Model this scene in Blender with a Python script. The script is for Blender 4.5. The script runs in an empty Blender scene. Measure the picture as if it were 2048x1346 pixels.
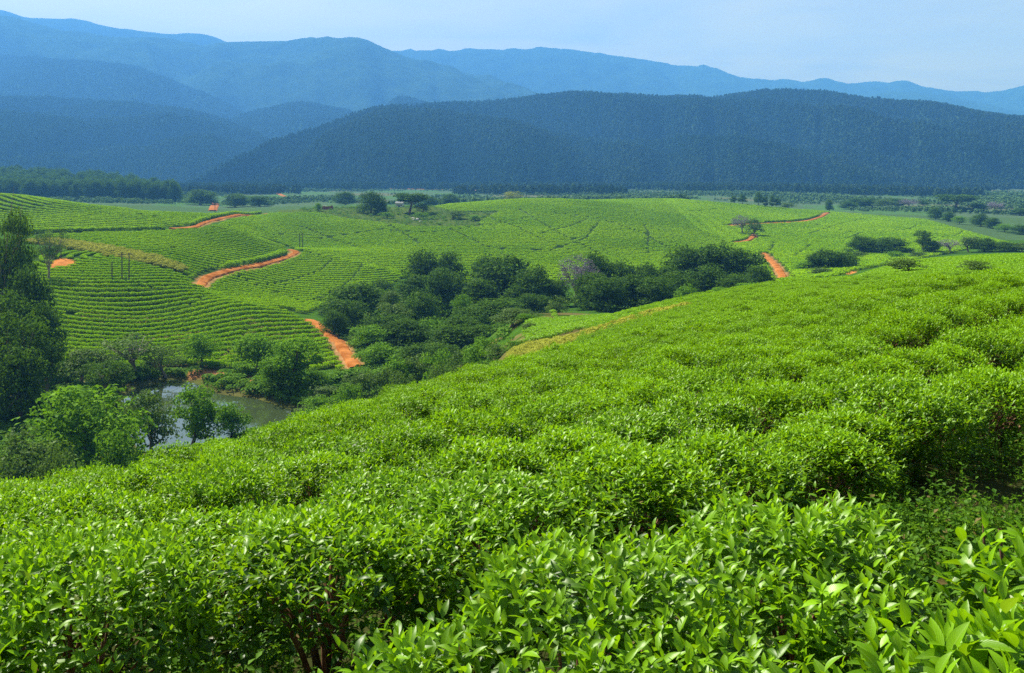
import bpy, math, random
import numpy as np

# ------------------------------------------------------------------ camera, sky, sun, exposure
SC = bpy.context.scene
COL = SC.collection
F, U0, VH = 1850.0, 1024.0, 340.0            # focal length in photo pixels, centre column, eye level row
cam = bpy.data.cameras.new('camera')
cam.sensor_width = 36.0
cam.lens = 36.0 * F / 2048.0
cam.shift_y = -(673.0 - VH) / 2048.0         # level camera, view shifted down (verticals stay upright)
cam.clip_start, cam.clip_end = 0.05, 60000.0
camo = bpy.data.objects.new('camera', cam)
COL.objects.link(camo)
camo.rotation_euler = (math.radians(90), 0, 0)
SC.camera = camo

SUN_EL, SUN_AZ = math.radians(47), math.radians(-42)
wd = bpy.data.worlds.new('World')
SC.world = wd
wd.use_nodes = True
wn, wl = wd.node_tree.nodes, wd.node_tree.links
wn.clear()
w_out = wn.new('ShaderNodeOutputWorld')
w_bg = wn.new('ShaderNodeBackground')
w_bg.inputs[1].default_value = 0.066
sky = wn.new('ShaderNodeTexSky')
sky.sky_type = 'NISHITA'
sky.sun_disc = False
sky.sun_elevation, sky.sun_rotation = SUN_EL, SUN_AZ
sky.air_density, sky.dust_density, sky.ozone_density = 0.8, 2.6, 1.0
# thin high cloud
tc = wn.new('ShaderNodeTexCoord')
mp = wn.new('ShaderNodeMapping')
mp.inputs['Scale'].default_value = (1.3, 1.3, 7.0)
mp.inputs['Rotation'].default_value = (0.0, 0.10, 0.0)
nz = wn.new('ShaderNodeTexNoise')
nz.inputs['Scale'].default_value = 2.3
nz.inputs['Detail'].default_value = 5.0
nz.inputs['Roughness'].default_value = 0.55
nz.inputs['Distortion'].default_value = 0.4
cr = wn.new('ShaderNodeValToRGB')
cr.color_ramp.elements[0].position, cr.color_ramp.elements[1].position = 0.30, 0.58
cr.color_ramp.elements[0].color = (0.45, 0.45, 0.45, 1)
mxc = wn.new('ShaderNodeMix')
mxc.data_type = 'RGBA'
mxc.inputs['B'].default_value = (13.5, 10.3, 1.5, 1)
mm = wn.new('ShaderNodeMath'); mm.operation = 'MULTIPLY'; mm.inputs[1].default_value = 0.92
wl.new(tc.outputs['Generated'], mp.inputs[0]); wl.new(mp.outputs[0], nz.inputs['Vector'])
wl.new(nz.outputs['Fac'], cr.inputs[0]); wl.new(cr.outputs[0], mm.inputs[0])
sz = wn.new('ShaderNodeSeparateXYZ'); wl.new(tc.outputs['Generated'], sz.inputs[0])
veil = wn.new('ShaderNodeMapRange'); veil.inputs[1].default_value = 0.04; veil.inputs[2].default_value = 0.30
veil.inputs[3].default_value = 1.0; veil.inputs[4].default_value = 0.0       # the veil thins out overhead
wl.new(sz.outputs[2], veil.inputs[0])
vm = wn.new('ShaderNodeMath'); vm.operation = 'MULTIPLY'; wl.new(mm.outputs[0], vm.inputs[0]); wl.new(veil.outputs[0], vm.inputs[1])
wl.new(vm.outputs[0], mxc.inputs['Factor']); wl.new(sky.outputs[0], mxc.inputs['A'])
wl.new(mxc.outputs['Result'], w_bg.inputs[0]); wl.new(w_bg.outputs[0], w_out.inputs[0])

sl = bpy.data.lights.new('sun', 'SUN')
sl.energy = 5.0
sl.angle = math.radians(0.53)
sl.color = (1.0, 0.95, 0.86)
so = bpy.data.objects.new('sun', sl)
COL.objects.link(so)
so.rotation_euler = (math.pi / 2 - SUN_EL, 0, math.pi - SUN_AZ)     # shines from ahead on the left
so.location = (-300, 200, 400)

SC.view_settings.view_transform = 'Standard'
SC.view_settings.look = 'None'
SC.view_settings.exposure = 1.45
SC.view_settings.gamma = 1.0
SC.cycles.max_bounces = 7
SC.cycles.diffuse_bounces = 3
SC.cycles.glossy_bounces = 2
SC.cycles.transmission_bounces = 4
SC.cycles.volume_bounces = 2
SC.cycles.use_denoising = False

HAZE_DENSITY = 0.000135
HAZE_COLOR = (0.105, 0.335, 0.72)

# ------------------------------------------------------------------ small helpers
def tag(o, label=None, cat=None, group=None, kind=None):
    if label: o['label'] = label
    if cat: o['category'] = cat
    if group: o['group'] = group
    if kind: o['kind'] = kind
    return o

def empty(name, loc, rz=0.0, scale=(1, 1, 1)):
    o = bpy.data.objects.new(name, None)
    COL.objects.link(o)
    o.location, o.rotation_euler, o.scale = loc, (0, 0, rz), scale
    o.empty_display_size = 0.2
    return o

def mesh_from(name, V, Q, col=None, uv=None, smooth=False, mat=None, mats=None, mi=None):
    """V (n,3), Q (m,k) one face size; col per-vertex RGBA, uv per-vertex."""
    V = np.asarray(V, np.float32); Q = np.asarray(Q, np.int32)
    me = bpy.data.meshes.new(name)
    n, (m, k) = len(V), Q.shape
    me.vertices.add(n); me.vertices.foreach_set('co', V.ravel())
    me.loops.add(m * k); me.loops.foreach_set('vertex_index', Q.ravel())
    me.polygons.add(m)
    me.polygons.foreach_set('loop_start', np.arange(0, m * k, k, dtype=np.int32))
    me.polygons.foreach_set('loop_total', np.full(m, k, np.int32))
    me.polygons.foreach_set('use_smooth', np.full(m, bool(smooth)))
    for mt in (mats or ([mat] if mat else [])): me.materials.append(mt)
    if mi is not None: me.polygons.foreach_set('material_index', np.asarray(mi, np.int32))
    if col is not None:
        a = me.color_attributes.new('tint', 'FLOAT_COLOR', 'POINT')
        a.data.foreach_set('color', np.asarray(col, np.float32).ravel())
    if uv is not None:
        l = me.uv_layers.new(name='UVMap')
        l.data.foreach_set('uv', np.asarray(uv, np.float32)[Q.ravel()].ravel())
    me.update(calc_edges=True)
    return me

def obj(name, me, parent=None, loc=None):
    o = bpy.data.objects.new(name, me)
    COL.objects.link(o)
    if parent: o.parent = parent
    if loc is not None: o.location = loc
    return o

def pchip(x, y, xi):
    x = np.asarray(x, float); y = np.asarray(y, float); xi = np.clip(xi, x[0], x[-1])
    h = np.diff(x)
    h_ = h.reshape(-1, *([1] * (y.ndim - 1)))
    d = np.diff(y, axis=0) / h_
    m = np.zeros_like(y)
    if len(x) > 2:
        w1, w2 = 2 * h_[1:] + h_[:-1], h_[1:] + 2 * h_[:-1]
        with np.errstate(divide='ignore', invalid='ignore'):
            hm = (w1 + w2) / (w1 / d[:-1] + w2 / d[1:])
        m[1:-1] = np.where(d[:-1] * d[1:] > 0, hm, 0)
    m[0], m[-1] = d[0], d[-1]
    i = np.clip(np.searchsorted(x, xi) - 1, 0, len(x) - 2)
    t = (xi - x[i]) / h[i]
    sh = (-1, *([1] * (y.ndim - 1)))
    t = t.reshape(sh); hh = h[i].reshape(sh)
    return ((1 + 2 * t) * (1 - t) ** 2 * y[i] + t * (1 - t) ** 2 * hh * m[i]
            + t * t * (3 - 2 * t) * y[i + 1] + t * t * (t - 1) * hh * m[i + 1])

def vnoise(x, y, seed=0):
    x = np.asarray(x, float); y = np.asarray(y, float)
    xi, yi = np.floor(x), np.floor(y)
    xf, yf = x - xi, y - yi
    def hsh(a, b):
        n = np.sin(a * 127.1 + b * 311.7 + seed * 74.7) * 43758.5453
        return n - np.floor(n)
    u, v = xf * xf * (3 - 2 * xf), yf * yf * (3 - 2 * yf)
    a, b, c, d = hsh(xi, yi), hsh(xi + 1, yi), hsh(xi, yi + 1), hsh(xi + 1, yi + 1)
    return (a + (b - a) * u) * (1 - v) + (c + (d - c) * u) * v

def fbm(x, y, seed=0, oct=4):
    s, a, t = 0, 0.5, 0
    for i in range(oct):
        s = s + a * vnoise(x * 2 ** i, y * 2 ** i, seed + i * 13); t += a; a *= 0.5
    return s / t

def in_poly(px, py, poly):
    px = np.asarray(px); py = np.asarray(py)
    r = np.zeros(px.shape, bool)
    n = len(poly)
    for i in range(n):
        x1, y1 = poly[i]; x2, y2 = poly[(i + 1) % n]
        if y1 == y2: continue
        c = ((y1 > py) != (y2 > py)) & (px < (x2 - x1) * (py - y1) / (y2 - y1) + x1)
        r ^= c
    return r

def seg_dist(px, py, pts):
    px = np.asarray(px, float); py = np.asarray(py, float)
    best = np.full(px.shape, 1e9)
    for (x1, y1), (x2, y2) in zip(pts[:-1], pts[1:]):
        dx, dy = x2 - x1, y2 - y1
        t = np.clip(((px - x1) * dx + (py - y1) * dy) / (dx * dx + dy * dy + 1e-9), 0, 1)
        best = np.minimum(best, np.hypot(px - x1 - t * dx, py - y1 - t * dy))
    return best

# ------------------------------------------------------------------ the lie of the land
# per azimuth column: (depth, row where that ground stands) or (depth, None, height)
TAB = {
 -700: [(1.5,None,-1.25),(2.2,None,-1.4),(3,None,-1.7),(4.5,None,-2.3),(7,None,-3.3),(10,None,-4.5),(13,None,-5.8),(18,None,-8),(30,None,-14),(60,None,-29),(100,None,-41),(130,None,-43),(190,None,-41),(260,None,-34),(350,None,-28),(420,None,-24),(500,None,-18),(600,None,-12),(680,None,-14),(760,None,-24),(900,None,-30),(1500,None,-40),(2600,None,-42)],
 0:  [(1.5,None,-1.12),(2.2,None,-1.2),(3,1190),(4.5,1085),(7,1012),(10,970),(13,954),(18,None,-6.6),(30,None,-13),(60,None,-29),(100,None,-42),(130,None,-44),(160,None,-44),(190,None,-43),(220,690),(260,600),(300,545),(350,500),(420,464),(500,430),(600,390),(680,None,-20),(760,None,-30),(900,None,-33),(1500,None,-40),(2600,None,-42)],
 300:[(1.5,None,-1.1),(2.2,None,-1.18),(3,1180),(4.5,1070),(7,985),(10,940),(15,912),(20,None,-7.2),(40,None,-19),(80,None,-37),(110,None,-43),(140,None,-46.0),(170,None,-46.5),(196,None,-45.6),(207,None,-44.4),(225,706),(260,636),(290,570),(310,544),(345,512),(390,482),(430,464),(480,442),(520,430),(560,423),(640,None,-31),(760,None,-35),(900,None,-36),(1500,None,-40),(2600,None,-42)],
 450:[(1.5,None,-1.08),(2.2,None,-1.15),(3,1165),(4.5,1055),(7,965),(10,918),(14,885),(18,873),(25,None,-9.5),(50,None,-24),(90,None,-38),(125,None,-44),(150,None,-46.2),(185,None,-46.4),(197,None,-45.4),(206,744),(230,692),(255,642),(275,606),(290,596),(310,582),(335,560),(360,532),(400,500),(450,470),(500,448),(560,432),(600,427),(680,None,-33),(800,None,-37),(1500,None,-40),(2600,None,-42)],
 600:[(1.5,None,-1.05),(2.2,None,-1.12),(3,1150),(4.5,1035),(7,935),(10,880),(15,842),(20,828),(28,None,-9),(50,None,-20),(90,None,-35),(130,None,-43),(160,None,-46),(175,None,-44.2),(190,None,-44.2),(215,725),(240,685),(265,645),(290,622),(320,604),(350,580),(400,540),(450,508),(470,500),(490,None,-43),(530,490),(600,455),(680,428),(740,418),(800,None,-35),(950,None,-37),(1500,None,-40),(2600,None,-42)],
 850:[(1.5,None,-0.97),(2.2,None,-1.07),(3,1110),(4.5,995),(7,890),(10,835),(15,785),(20,762),(25,752),(35,None,-9),(60,None,-19),(100,None,-31),(140,None,-40),(175,None,-44),(200,765),(240,712),(280,665),(330,612),(380,568),(430,532),(500,495),(600,455),(680,430),(730,416),(760,412),(830,None,-33),(950,None,-37),(1500,None,-40),(2600,None,-42)],
 1080:[(1.5,None,-0.9),(2.2,None,-1.0),(3,1040),(4.5,955),(7,862),(10,805),(15,755),(22,720),(32,700),(45,None,-9.6),(70,None,-15.5),(100,None,-20.7),(130,682),(170,648),(210,625),(250,None,-40),(290,None,-44),(340,590),(400,547),(460,515),(540,475),(640,440),(740,410),(800,399),(900,None,-31),(1050,None,-37),(1500,None,-40),(2600,None,-42)],
 1340:[(1.5,None,-0.85),(2.2,None,-0.97),(3,1010),(4.5,930),(7,830),(10,775),(15,725),(22,685),(32,655),(50,635),(80,623),(120,611),(160,None,-26),(210,None,-34),(260,None,-40),(300,None,-43),(360,568),(420,543),(480,520),(560,487),(660,452),(760,426),(860,408),(950,399),(1050,None,-36),(1500,None,-40),(2600,None,-42)],
 1620:[(1.5,None,-0.75),(2.2,None,-0.92),(3,1040),(4.5,950),(7,832),(10,755),(15,690),(22,645),(32,612),(50,585),(80,573),(110,569),(150,None,-20),(220,None,-29),(300,562),(400,537),(480,515),(560,495),(650,472),(750,449),(850,434),(950,422),(1050,None,-46),(1500,None,-42),(2600,None,-42)],
 1850:[(1.5,None,-0.66),(2.2,None,-0.85),(3,1070),(4.5,960),(7,810),(10,725),(15,655),(22,592),(30,558),(38,548),(60,None,-8.4),(100,None,-12.2),(150,538),(200,523),(260,None,-28),(400,None,-41),(480,513),(560,492),(680,465),(800,447),(900,438),(1000,None,-46),(1500,None,-44),(2600,None,-42)],
 2048:[(1.5,None,-0.62),(2.2,None,-0.84),(3,1080),(4.5,960),(6,870),(10,740),(16,640),(24,567),(30,543),(36,541),(60,None,-8.5),(100,None,-12.3),(150,524),(200,513),(260,None,-28),(420,None,-41),(500,500),(570,488),(650,None,-49),(800,None,-50),(1000,None,-49),(1500,None,-44),(2600,None,-42)],
 2800:[(1.5,None,-0.5),(2.2,None,-0.72),(3,None,-1.0),(4.5,None,-1.25),(6,None,-1.4),(10,None,-1.8),(16,None,-2.1),(24,None,-2.4),(30,None,-2.8),(60,None,-6),(100,None,-10),(150,None,-14),(200,None,-19),(260,None,-28),(420,None,-40),(570,None,-46),(800,None,-48),(1000,None,-48),(1500,None,-44),(2600,None,-42)],
}
YG = np.exp(np.linspace(math.log(1.5), math.log(2600), 500))
UG = np.arange(-700, 2801, 10.0)
_us = np.array(sorted(TAB))
_cols = []
for u in sorted(TAB):
    e = TAB[u]
    yy = np.log([a[0] for a in e])
    ss = [((VH - a[1]) / F) if a[1] is not None else a[2] / a[0] for a in e]
    _cols.append(pchip(yy, ss, np.log(YG)))
SG = pchip(_us, np.array(_cols), UG)            # (nu, ny) slope z/Y of the land surface

ZP = -45.0                                      # pond level
def px_at_z(u, v, z):
    Y = -z * F / (v - VH)
    return (Y * (u - U0) / F, Y)
POND_PX = [(235,800),(262,776),(310,768),(345,757),(400,767),(440,787),(520,797),(560,811),(590,819),(612,829),
           (600,840),(560,858),(480,884),(400,908),(320,918),(270,900),(240,850)]
POND = [px_at_z(u, v, ZP) for u, v in POND_PX]

def surf(X, Y):
    """height of the land; on the near slope this is the level of the tea tops"""
    X = np.asarray(X, float); Y = np.asarray(Y, float)
    Yc = np.clip(Y, 2.0, 2599)
    u = np.clip(U0 + F * X / Yc, UG[0], UG[-1] - 1e-3)
    fu = (u - UG[0]) / 10.0
    fy = (np.log(Yc) - math.log(1.5)) / (math.log(2600 / 1.5)) * 499
    iu, iy = np.clip(fu.astype(int), 0, len(UG) - 2), np.clip(fy.astype(int), 0, 498)
    a, b = fu - iu, fy - iy
    s = (SG[iu, iy] * (1 - a) * (1 - b) + SG[iu + 1, iy] * a * (1 - b) + SG[iu, iy + 1] * (1 - a) * b + SG[iu + 1, iy + 1] * a * b)
    z = s * Yc
    m = (Y > 120) & (Y < 240) & (X < 20) & (X > -150)
    if m.any():
        xx, yy = X[m], Y[m]
        d = seg_dist(xx, yy, POND + [POND[0]]) * np.where(in_poly(xx, yy, POND), -1, 1)
        zz = z[m]
        bank = ZP + np.clip(d, -3, 12) * 0.28 + 0.15
        w = np.clip((d - 2) / 10, 0, 1)
        z = z.copy(); z[m] = np.where(d < 2, bank, bank * (1 - w) + np.maximum(zz, ZP + 0.5) * w)
    return z

def bush_h(Y):
    return 0.81 * np.clip((112 - np.asarray(Y, float)) / 40, 0, 1)

def ground(X, Y):
    X = np.asarray(X, float); Y = np.asarray(Y, float)
    return surf(X, Y) - bush_h(Y)

def gz(x, y): return float(ground(np.array([x]), np.array([y]))[0])

def hit(u, v, ymin=60.0):
    """first ground point behind ymin seen at photo pixel (u, v)"""
    Y = np.exp(np.linspace(math.log(ymin), math.log(2500), 2500))
    X = Y * (u - U0) / F
    vv = VH - ground(X, Y) / Y * F
    i = np.argmax(vv <= v) if (vv <= v).any() else int(np.argmin(vv))
    return np.array([X[i], Y[i]])

# ------------------------------------------------------------------ materials
def new_mat(name):
    m = bpy.data.materials.new(name); m.use_nodes = True
    m.node_tree.nodes.clear()
    return m, m.node_tree.nodes, m.node_tree.links

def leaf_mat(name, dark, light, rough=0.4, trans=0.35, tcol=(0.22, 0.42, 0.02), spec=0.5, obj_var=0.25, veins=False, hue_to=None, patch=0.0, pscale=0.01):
    """glossy, partly translucent leaf; 'tint' attribute picks between the dark and light leaf colour"""
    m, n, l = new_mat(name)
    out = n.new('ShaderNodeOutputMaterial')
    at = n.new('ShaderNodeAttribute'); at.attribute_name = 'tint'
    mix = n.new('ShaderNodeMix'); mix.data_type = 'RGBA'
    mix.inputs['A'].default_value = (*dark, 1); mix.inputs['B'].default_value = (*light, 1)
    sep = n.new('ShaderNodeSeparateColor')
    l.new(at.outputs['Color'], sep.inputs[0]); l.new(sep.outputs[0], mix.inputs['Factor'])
    oi = n.new('ShaderNodeObjectInfo')
    m2 = n.new('ShaderNodeMix'); m2.data_type = 'RGBA'; m2.blend_type = 'MIX'
    mr = n.new('ShaderNodeMath'); mr.operation = 'MULTIPLY'; mr.inputs[1].default_value = obj_var
    l.new(oi.outputs['Random'], mr.inputs[0])
    if patch:
        pn = n.new('ShaderNodeTexNoise'); pn.inputs['Scale'].default_value = pscale; pn.inputs['Detail'].default_value = 1.5
        l.new(oi.outputs['Location'], pn.inputs['Vector'])
        pr = n.new('ShaderNodeMapRange'); pr.inputs[1].default_value = 0.40; pr.inputs[2].default_value = 0.62; pr.inputs[4].default_value = patch
        l.new(pn.outputs['Fac'], pr.inputs[0])
        pa = n.new('ShaderNodeMath'); pa.operation = 'ADD'; pa.use_clamp = True
        l.new(mr.outputs[0], pa.inputs[0]); l.new(pr.outputs[0], pa.inputs[1]); l.new(pa.outputs[0], m2.inputs['Factor'])
    else:
        l.new(mr.outputs[0], m2.inputs['Factor'])
    l.new(mix.outputs['Result'], m2.inputs['A'])
    m2.inputs['B'].default_value = (*(hue_to or light), 1)
    # dead / reddish leaves where the blue channel says so
    m3 = n.new('ShaderNodeMix'); m3.data_type = 'RGBA'
    l.new(sep.outputs[2], m3.inputs['Factor']); l.new(m2.outputs['Result'], m3.inputs['A'])
    m3.inputs['B'].default_value = (0.17, 0.10, 0.035, 1)
    base = m3.outputs['Result']
    pb = n.new('ShaderNodeBsdfDiffuse')
    gl = n.new('ShaderNodeBsdfGlossy'); gl.inputs['Roughness'].default_value = rough
    gl.inputs['Color'].default_value = (1, 1, 0.92, 1)
    tr = n.new('ShaderNodeBsdfTranslucent')
    tm = n.new('ShaderNodeMix'); tm.data_type = 'RGBA'; tm.blend_type = 'MIX'; tm.inputs['Factor'].default_value = 0.55
    tm.inputs['B'].default_value = (*tcol, 1)
    if veins:
        uvn = n.new('ShaderNodeUVMap'); uvn.uv_map = 'UVMap'
        sx = n.new('ShaderNodeSeparateXYZ'); l.new(uvn.outputs[0], sx.inputs[0])
        ab = n.new('ShaderNodeMath'); ab.operation = 'ABSOLUTE'; l.new(sx.outputs[0], ab.inputs[0])
        mu = n.new('ShaderNodeMath'); mu.operation = 'MULTIPLY_ADD'; mu.inputs[1].default_value = -0.45
        l.new(ab.outputs[0], mu.inputs[0]); l.new(sx.outputs[1], mu.inputs[2])
        ml = n.new('ShaderNodeMath'); ml.operation = 'MULTIPLY'; ml.inputs[1].default_value = 58.0; l.new(mu.outputs[0], ml.inputs[0])
        si = n.new('ShaderNodeMath'); si.operation = 'SINE'; l.new(ml.outputs[0], si.inputs[0])
        rib = n.new('ShaderNodeMapRange'); rib.inputs[1].default_value = 0.0; rib.inputs[2].default_value = 0.09
        rib.inputs[3].default_value = 0.45; rib.inputs[4].default_value = 0.0
        l.new(ab.outputs[0], rib.inputs[0])
        mv = n.new('ShaderNodeMix'); mv.data_type = 'RGBA'
        l.new(rib.outputs[0], mv.inputs['Factor']); l.new(base, mv.inputs['A']); mv.inputs['B'].default_value = (0.30, 0.42, 0.08, 1)
        base = mv.outputs['Result']
        bp = n.new('ShaderNodeBump'); bp.inputs['Strength'].default_value = 0.10; bp.inputs['Distance'].default_value = 0.001
        l.new(si.outputs[0], bp.inputs['Height']); l.new(bp.outputs[0], pb.inputs['Normal']); l.new(bp.outputs[0], gl.inputs['Normal'])
    l.new(base, pb.inputs['Color']); l.new(base, tm.inputs['A'])
    l.new(tm.outputs['Result'], tr.inputs[0])
    ms = n.new('ShaderNodeMixShader'); ms.inputs[0].default_value = trans
    l.new(pb.outputs[0], ms.inputs[1]); l.new(tr.outputs[0], ms.inputs[2])
    if spec > 0.02:
        mg = n.new('ShaderNodeMixShader'); mg.inputs[0].default_value = spec * 0.05
        l.new(ms.outputs[0], mg.inputs[1]); l.new(gl.outputs[0], mg.inputs[2]); l.new(mg.outputs[0], out.inputs[0])
    else:
        l.new(ms.outputs[0], out.inputs[0])
    return m

def plain_mat(name, c1, c2, scale=4.0, rough=0.85, detail=4.0, attr=False, bump=0.0, spec=0.0):
    m, n, l = new_mat(name)
    out = n.new('ShaderNodeOutputMaterial'); pb = n.new('ShaderNodeBsdfPrincipled')
    pb.inputs['Roughness'].default_value = rough; pb.inputs['Specular IOR Level'].default_value = spec
    tcn = n.new('ShaderNodeTexCoord'); no = n.new('ShaderNodeTexNoise')
    no.inputs['Scale'].default_value = scale; no.inputs['Detail'].default_value = detail
    l.new(tcn.outputs['Object'], no.inputs['Vector'])
    mx = n.new('ShaderNodeMix'); mx.data_type = 'RGBA'
    rp = n.new('ShaderNodeValToRGB'); rp.color_ramp.elements[0].position = 0.35; rp.color_ramp.elements[1].position = 0.65
    l.new(no.outputs['Fac'], rp.inputs[0]); l.new(rp.outputs[0], mx.inputs['Factor'])
    mx.inputs['A'].default_value = (*c1, 1); mx.inputs['B'].default_value = (*c2, 1)
    base = mx.outputs['Result']
    if attr:
        at = n.new('ShaderNodeAttribute'); at.attribute_name = 'tint'
        mu = n.new('ShaderNodeMix'); mu.data_type = 'RGBA'; mu.blend_type = 'MULTIPLY'; mu.inputs['Factor'].default_value = 1.0
        l.new(at.outputs['Color'], mu.inputs['A']); l.new(base, mu.inputs['B']); base = mu.outputs['Result']
    l.new(base, pb.inputs['Base Color'])
    if bump:
        bp = n.new('ShaderNodeBump'); bp.inputs['Strength'].default_value = bump; bp.inputs['Distance'].default_value = 0.3
        l.new(no.outputs['Fac'], bp.inputs['Height']); l.new(bp.outputs[0], pb.inputs['Normal'])
    l.new(pb.outputs[0], out.inputs[0])
    return m

M = {}
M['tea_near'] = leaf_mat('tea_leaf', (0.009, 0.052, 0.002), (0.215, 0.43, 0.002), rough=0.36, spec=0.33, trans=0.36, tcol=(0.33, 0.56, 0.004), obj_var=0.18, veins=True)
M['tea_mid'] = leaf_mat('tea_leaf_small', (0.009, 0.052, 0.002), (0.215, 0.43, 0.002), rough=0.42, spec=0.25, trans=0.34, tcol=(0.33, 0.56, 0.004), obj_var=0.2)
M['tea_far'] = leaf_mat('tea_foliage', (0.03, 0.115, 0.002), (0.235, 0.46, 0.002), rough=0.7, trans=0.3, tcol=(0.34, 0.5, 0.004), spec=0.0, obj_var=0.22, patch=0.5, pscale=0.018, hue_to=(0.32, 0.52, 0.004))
M['weed'] = leaf_mat('weed_leaf', (0.02, 0.075, 0.003), (0.10, 0.22, 0.005), rough=0.6, trans=0.3, spec=0.15, obj_var=0.3)
M['dense'] = leaf_mat('dark_tree_leaf', (0.012, 0.046, 0.005), (0.085, 0.175, 0.007), rough=0.55, trans=0.28, tcol=(0.12, 0.24, 0.01), spec=0.1, obj_var=0.35)
M['olive'] = leaf_mat('olive_tree_leaf', (0.035, 0.085, 0.012), (0.11, 0.19, 0.022), rough=0.6, trans=0.28, tcol=(0.16, 0.28, 0.02), spec=0.25, obj_var=0.35)
M['bright'] = leaf_mat('light_tree_leaf', (0.035, 0.115, 0.005), (0.165, 0.33, 0.008), rough=0.6, trans=0.32, tcol=(0.2, 0.4, 0.012), spec=0.12, obj_var=0.3)
M['bare'] = leaf_mat('grey_twig', (0.13, 0.115, 0.13), (0.24, 0.22, 0.26), rough=0.8, trans=0.1, tcol=(0.3, 0.27, 0.33), spec=0.1, obj_var=0.2)
M['dry'] = leaf_mat('dry_leaf', (0.12, 0.18, 0.012), (0.36, 0.38, 0.035), rough=0.7, trans=0.25, tcol=(0.35, 0.35, 0.05), spec=0.15, obj_var=0.3)
M['forest'] = leaf_mat('forest_canopy', (0.016, 0.042, 0.012), (0.036, 0.075, 0.018), rough=0.8, trans=0.12, tcol=(0.06, 0.12, 0.02), spec=0.0, obj_var=0.2, patch=0.7, pscale=0.0024, hue_to=(0.045, 0.075, 0.028))
M['plantation'] = leaf_mat('plantation_leaf', (0.07, 0.135, 0.04), (0.12, 0.21, 0.06), rough=0.8, trans=0.15, tcol=(0.1, 0.2, 0.03), spec=0.0, obj_var=0.4)
M['bark'] = plain_mat('bark', (0.07, 0.05, 0.035), (0.16, 0.125, 0.09), scale=6)
M['palebark'] = plain_mat('pale_bark', (0.16, 0.13, 0.10), (0.32, 0.28, 0.23), scale=5)
M['twig'] = plain_mat('twig_wood', (0.10, 0.055, 0.03), (0.24, 0.13, 0.08), scale=9)
M['stem'] = plain_mat('green_stem', (0.08, 0.16, 0.02), (0.14, 0.24, 0.04), scale=9, rough=0.5)
M['ground'] = plain_mat('ground_cover', (0.75, 0.75, 0.75), (1.25, 1.25, 1.25), scale=0.35, attr=True, detail=9)
M['road'] = plain_mat('orange_dirt', (0.19, 0.06, 0.011), (0.38, 0.15, 0.04), scale=0.22, detail=8)
M['hill'] = plain_mat('hill_forest_floor', (0.018, 0.042, 0.017), (0.034, 0.065, 0.026), scale=0.02, detail=9)
M['pole'] = plain_mat('weathered_pole', (0.06, 0.05, 0.045), (0.12, 0.10, 0.085), scale=3)
M['brick'] = plain_mat('red_brick', (0.16, 0.055, 0.035), (0.28, 0.10, 0.06), scale=2.5)
M['tin'] = plain_mat('roof_sheet', (0.20, 0.21, 0.19), (0.28, 0.29, 0.27), scale=2)
M['plaster'] = plain_mat('pale_plaster', (0.42, 0.45, 0.42), (0.55, 0.58, 0.54), scale=2)
M['darkhole'] = plain_mat('dark_opening', (0.02, 0.02, 0.02), (0.03, 0.03, 0.03), scale=2)
M['rock'] = plain_mat('pale_rock', (0.36, 0.33, 0.3), (0.55, 0.52, 0.48), scale=1.5)

def water_mat():
    m, n, l = new_mat('pond_water')
    out = n.new('ShaderNodeOutputMaterial'); pb = n.new('ShaderNodeBsdfPrincipled')
    pb.inputs['Base Color'].default_value = (0.035, 0.05, 0.018, 1)
    pb.inputs['Roughness'].default_value = 0.03
    pb.inputs['IOR'].default_value = 1.33
    pb.inputs['Specular IOR Level'].default_value = 0.9
    tcn = n.new('ShaderNodeTexCoord'); no = n.new('ShaderNodeTexNoise'); no.inputs['Scale'].default_value = 1.6; no.inputs['Detail'].default_value = 3
    bp = n.new('ShaderNodeBump'); bp.inputs['Strength'].default_value = 0.05; bp.inputs['Distance'].default_value = 0.05
    l.new(tcn.outputs['Object'], no.inputs['Vector']); l.new(no.outputs['Fac'], bp.inputs['Height']); l.new(bp.outputs[0], pb.inputs['Normal'])
    l.new(pb.outputs[0], out.inputs[0])
    return m
M['water'] = water_mat()

# ------------------------------------------------------------------ roads (traced on the land)
def road_world(px, ymin):
    pts = np.array([hit(u, v, ymin) for u, v in px])
    d = np.r_[0, np.cumsum(np.hypot(*np.diff(pts, axis=0).T))]
    t = np.arange(0, d[-1], 1.2)
    P = np.c_[pchip(d, pts[:, 0], t), pchip(d, pts[:, 1], t)]
    k = 5
    Pp = np.vstack([np.repeat(P[:1], k, 0), P, np.repeat(P[-1:], k, 0)])
    return np.stack([np.convolve(Pp[:, i], np.ones(2 * k + 1) / (2 * k + 1), 'valid') for i in (0, 1)], 1)

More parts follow.
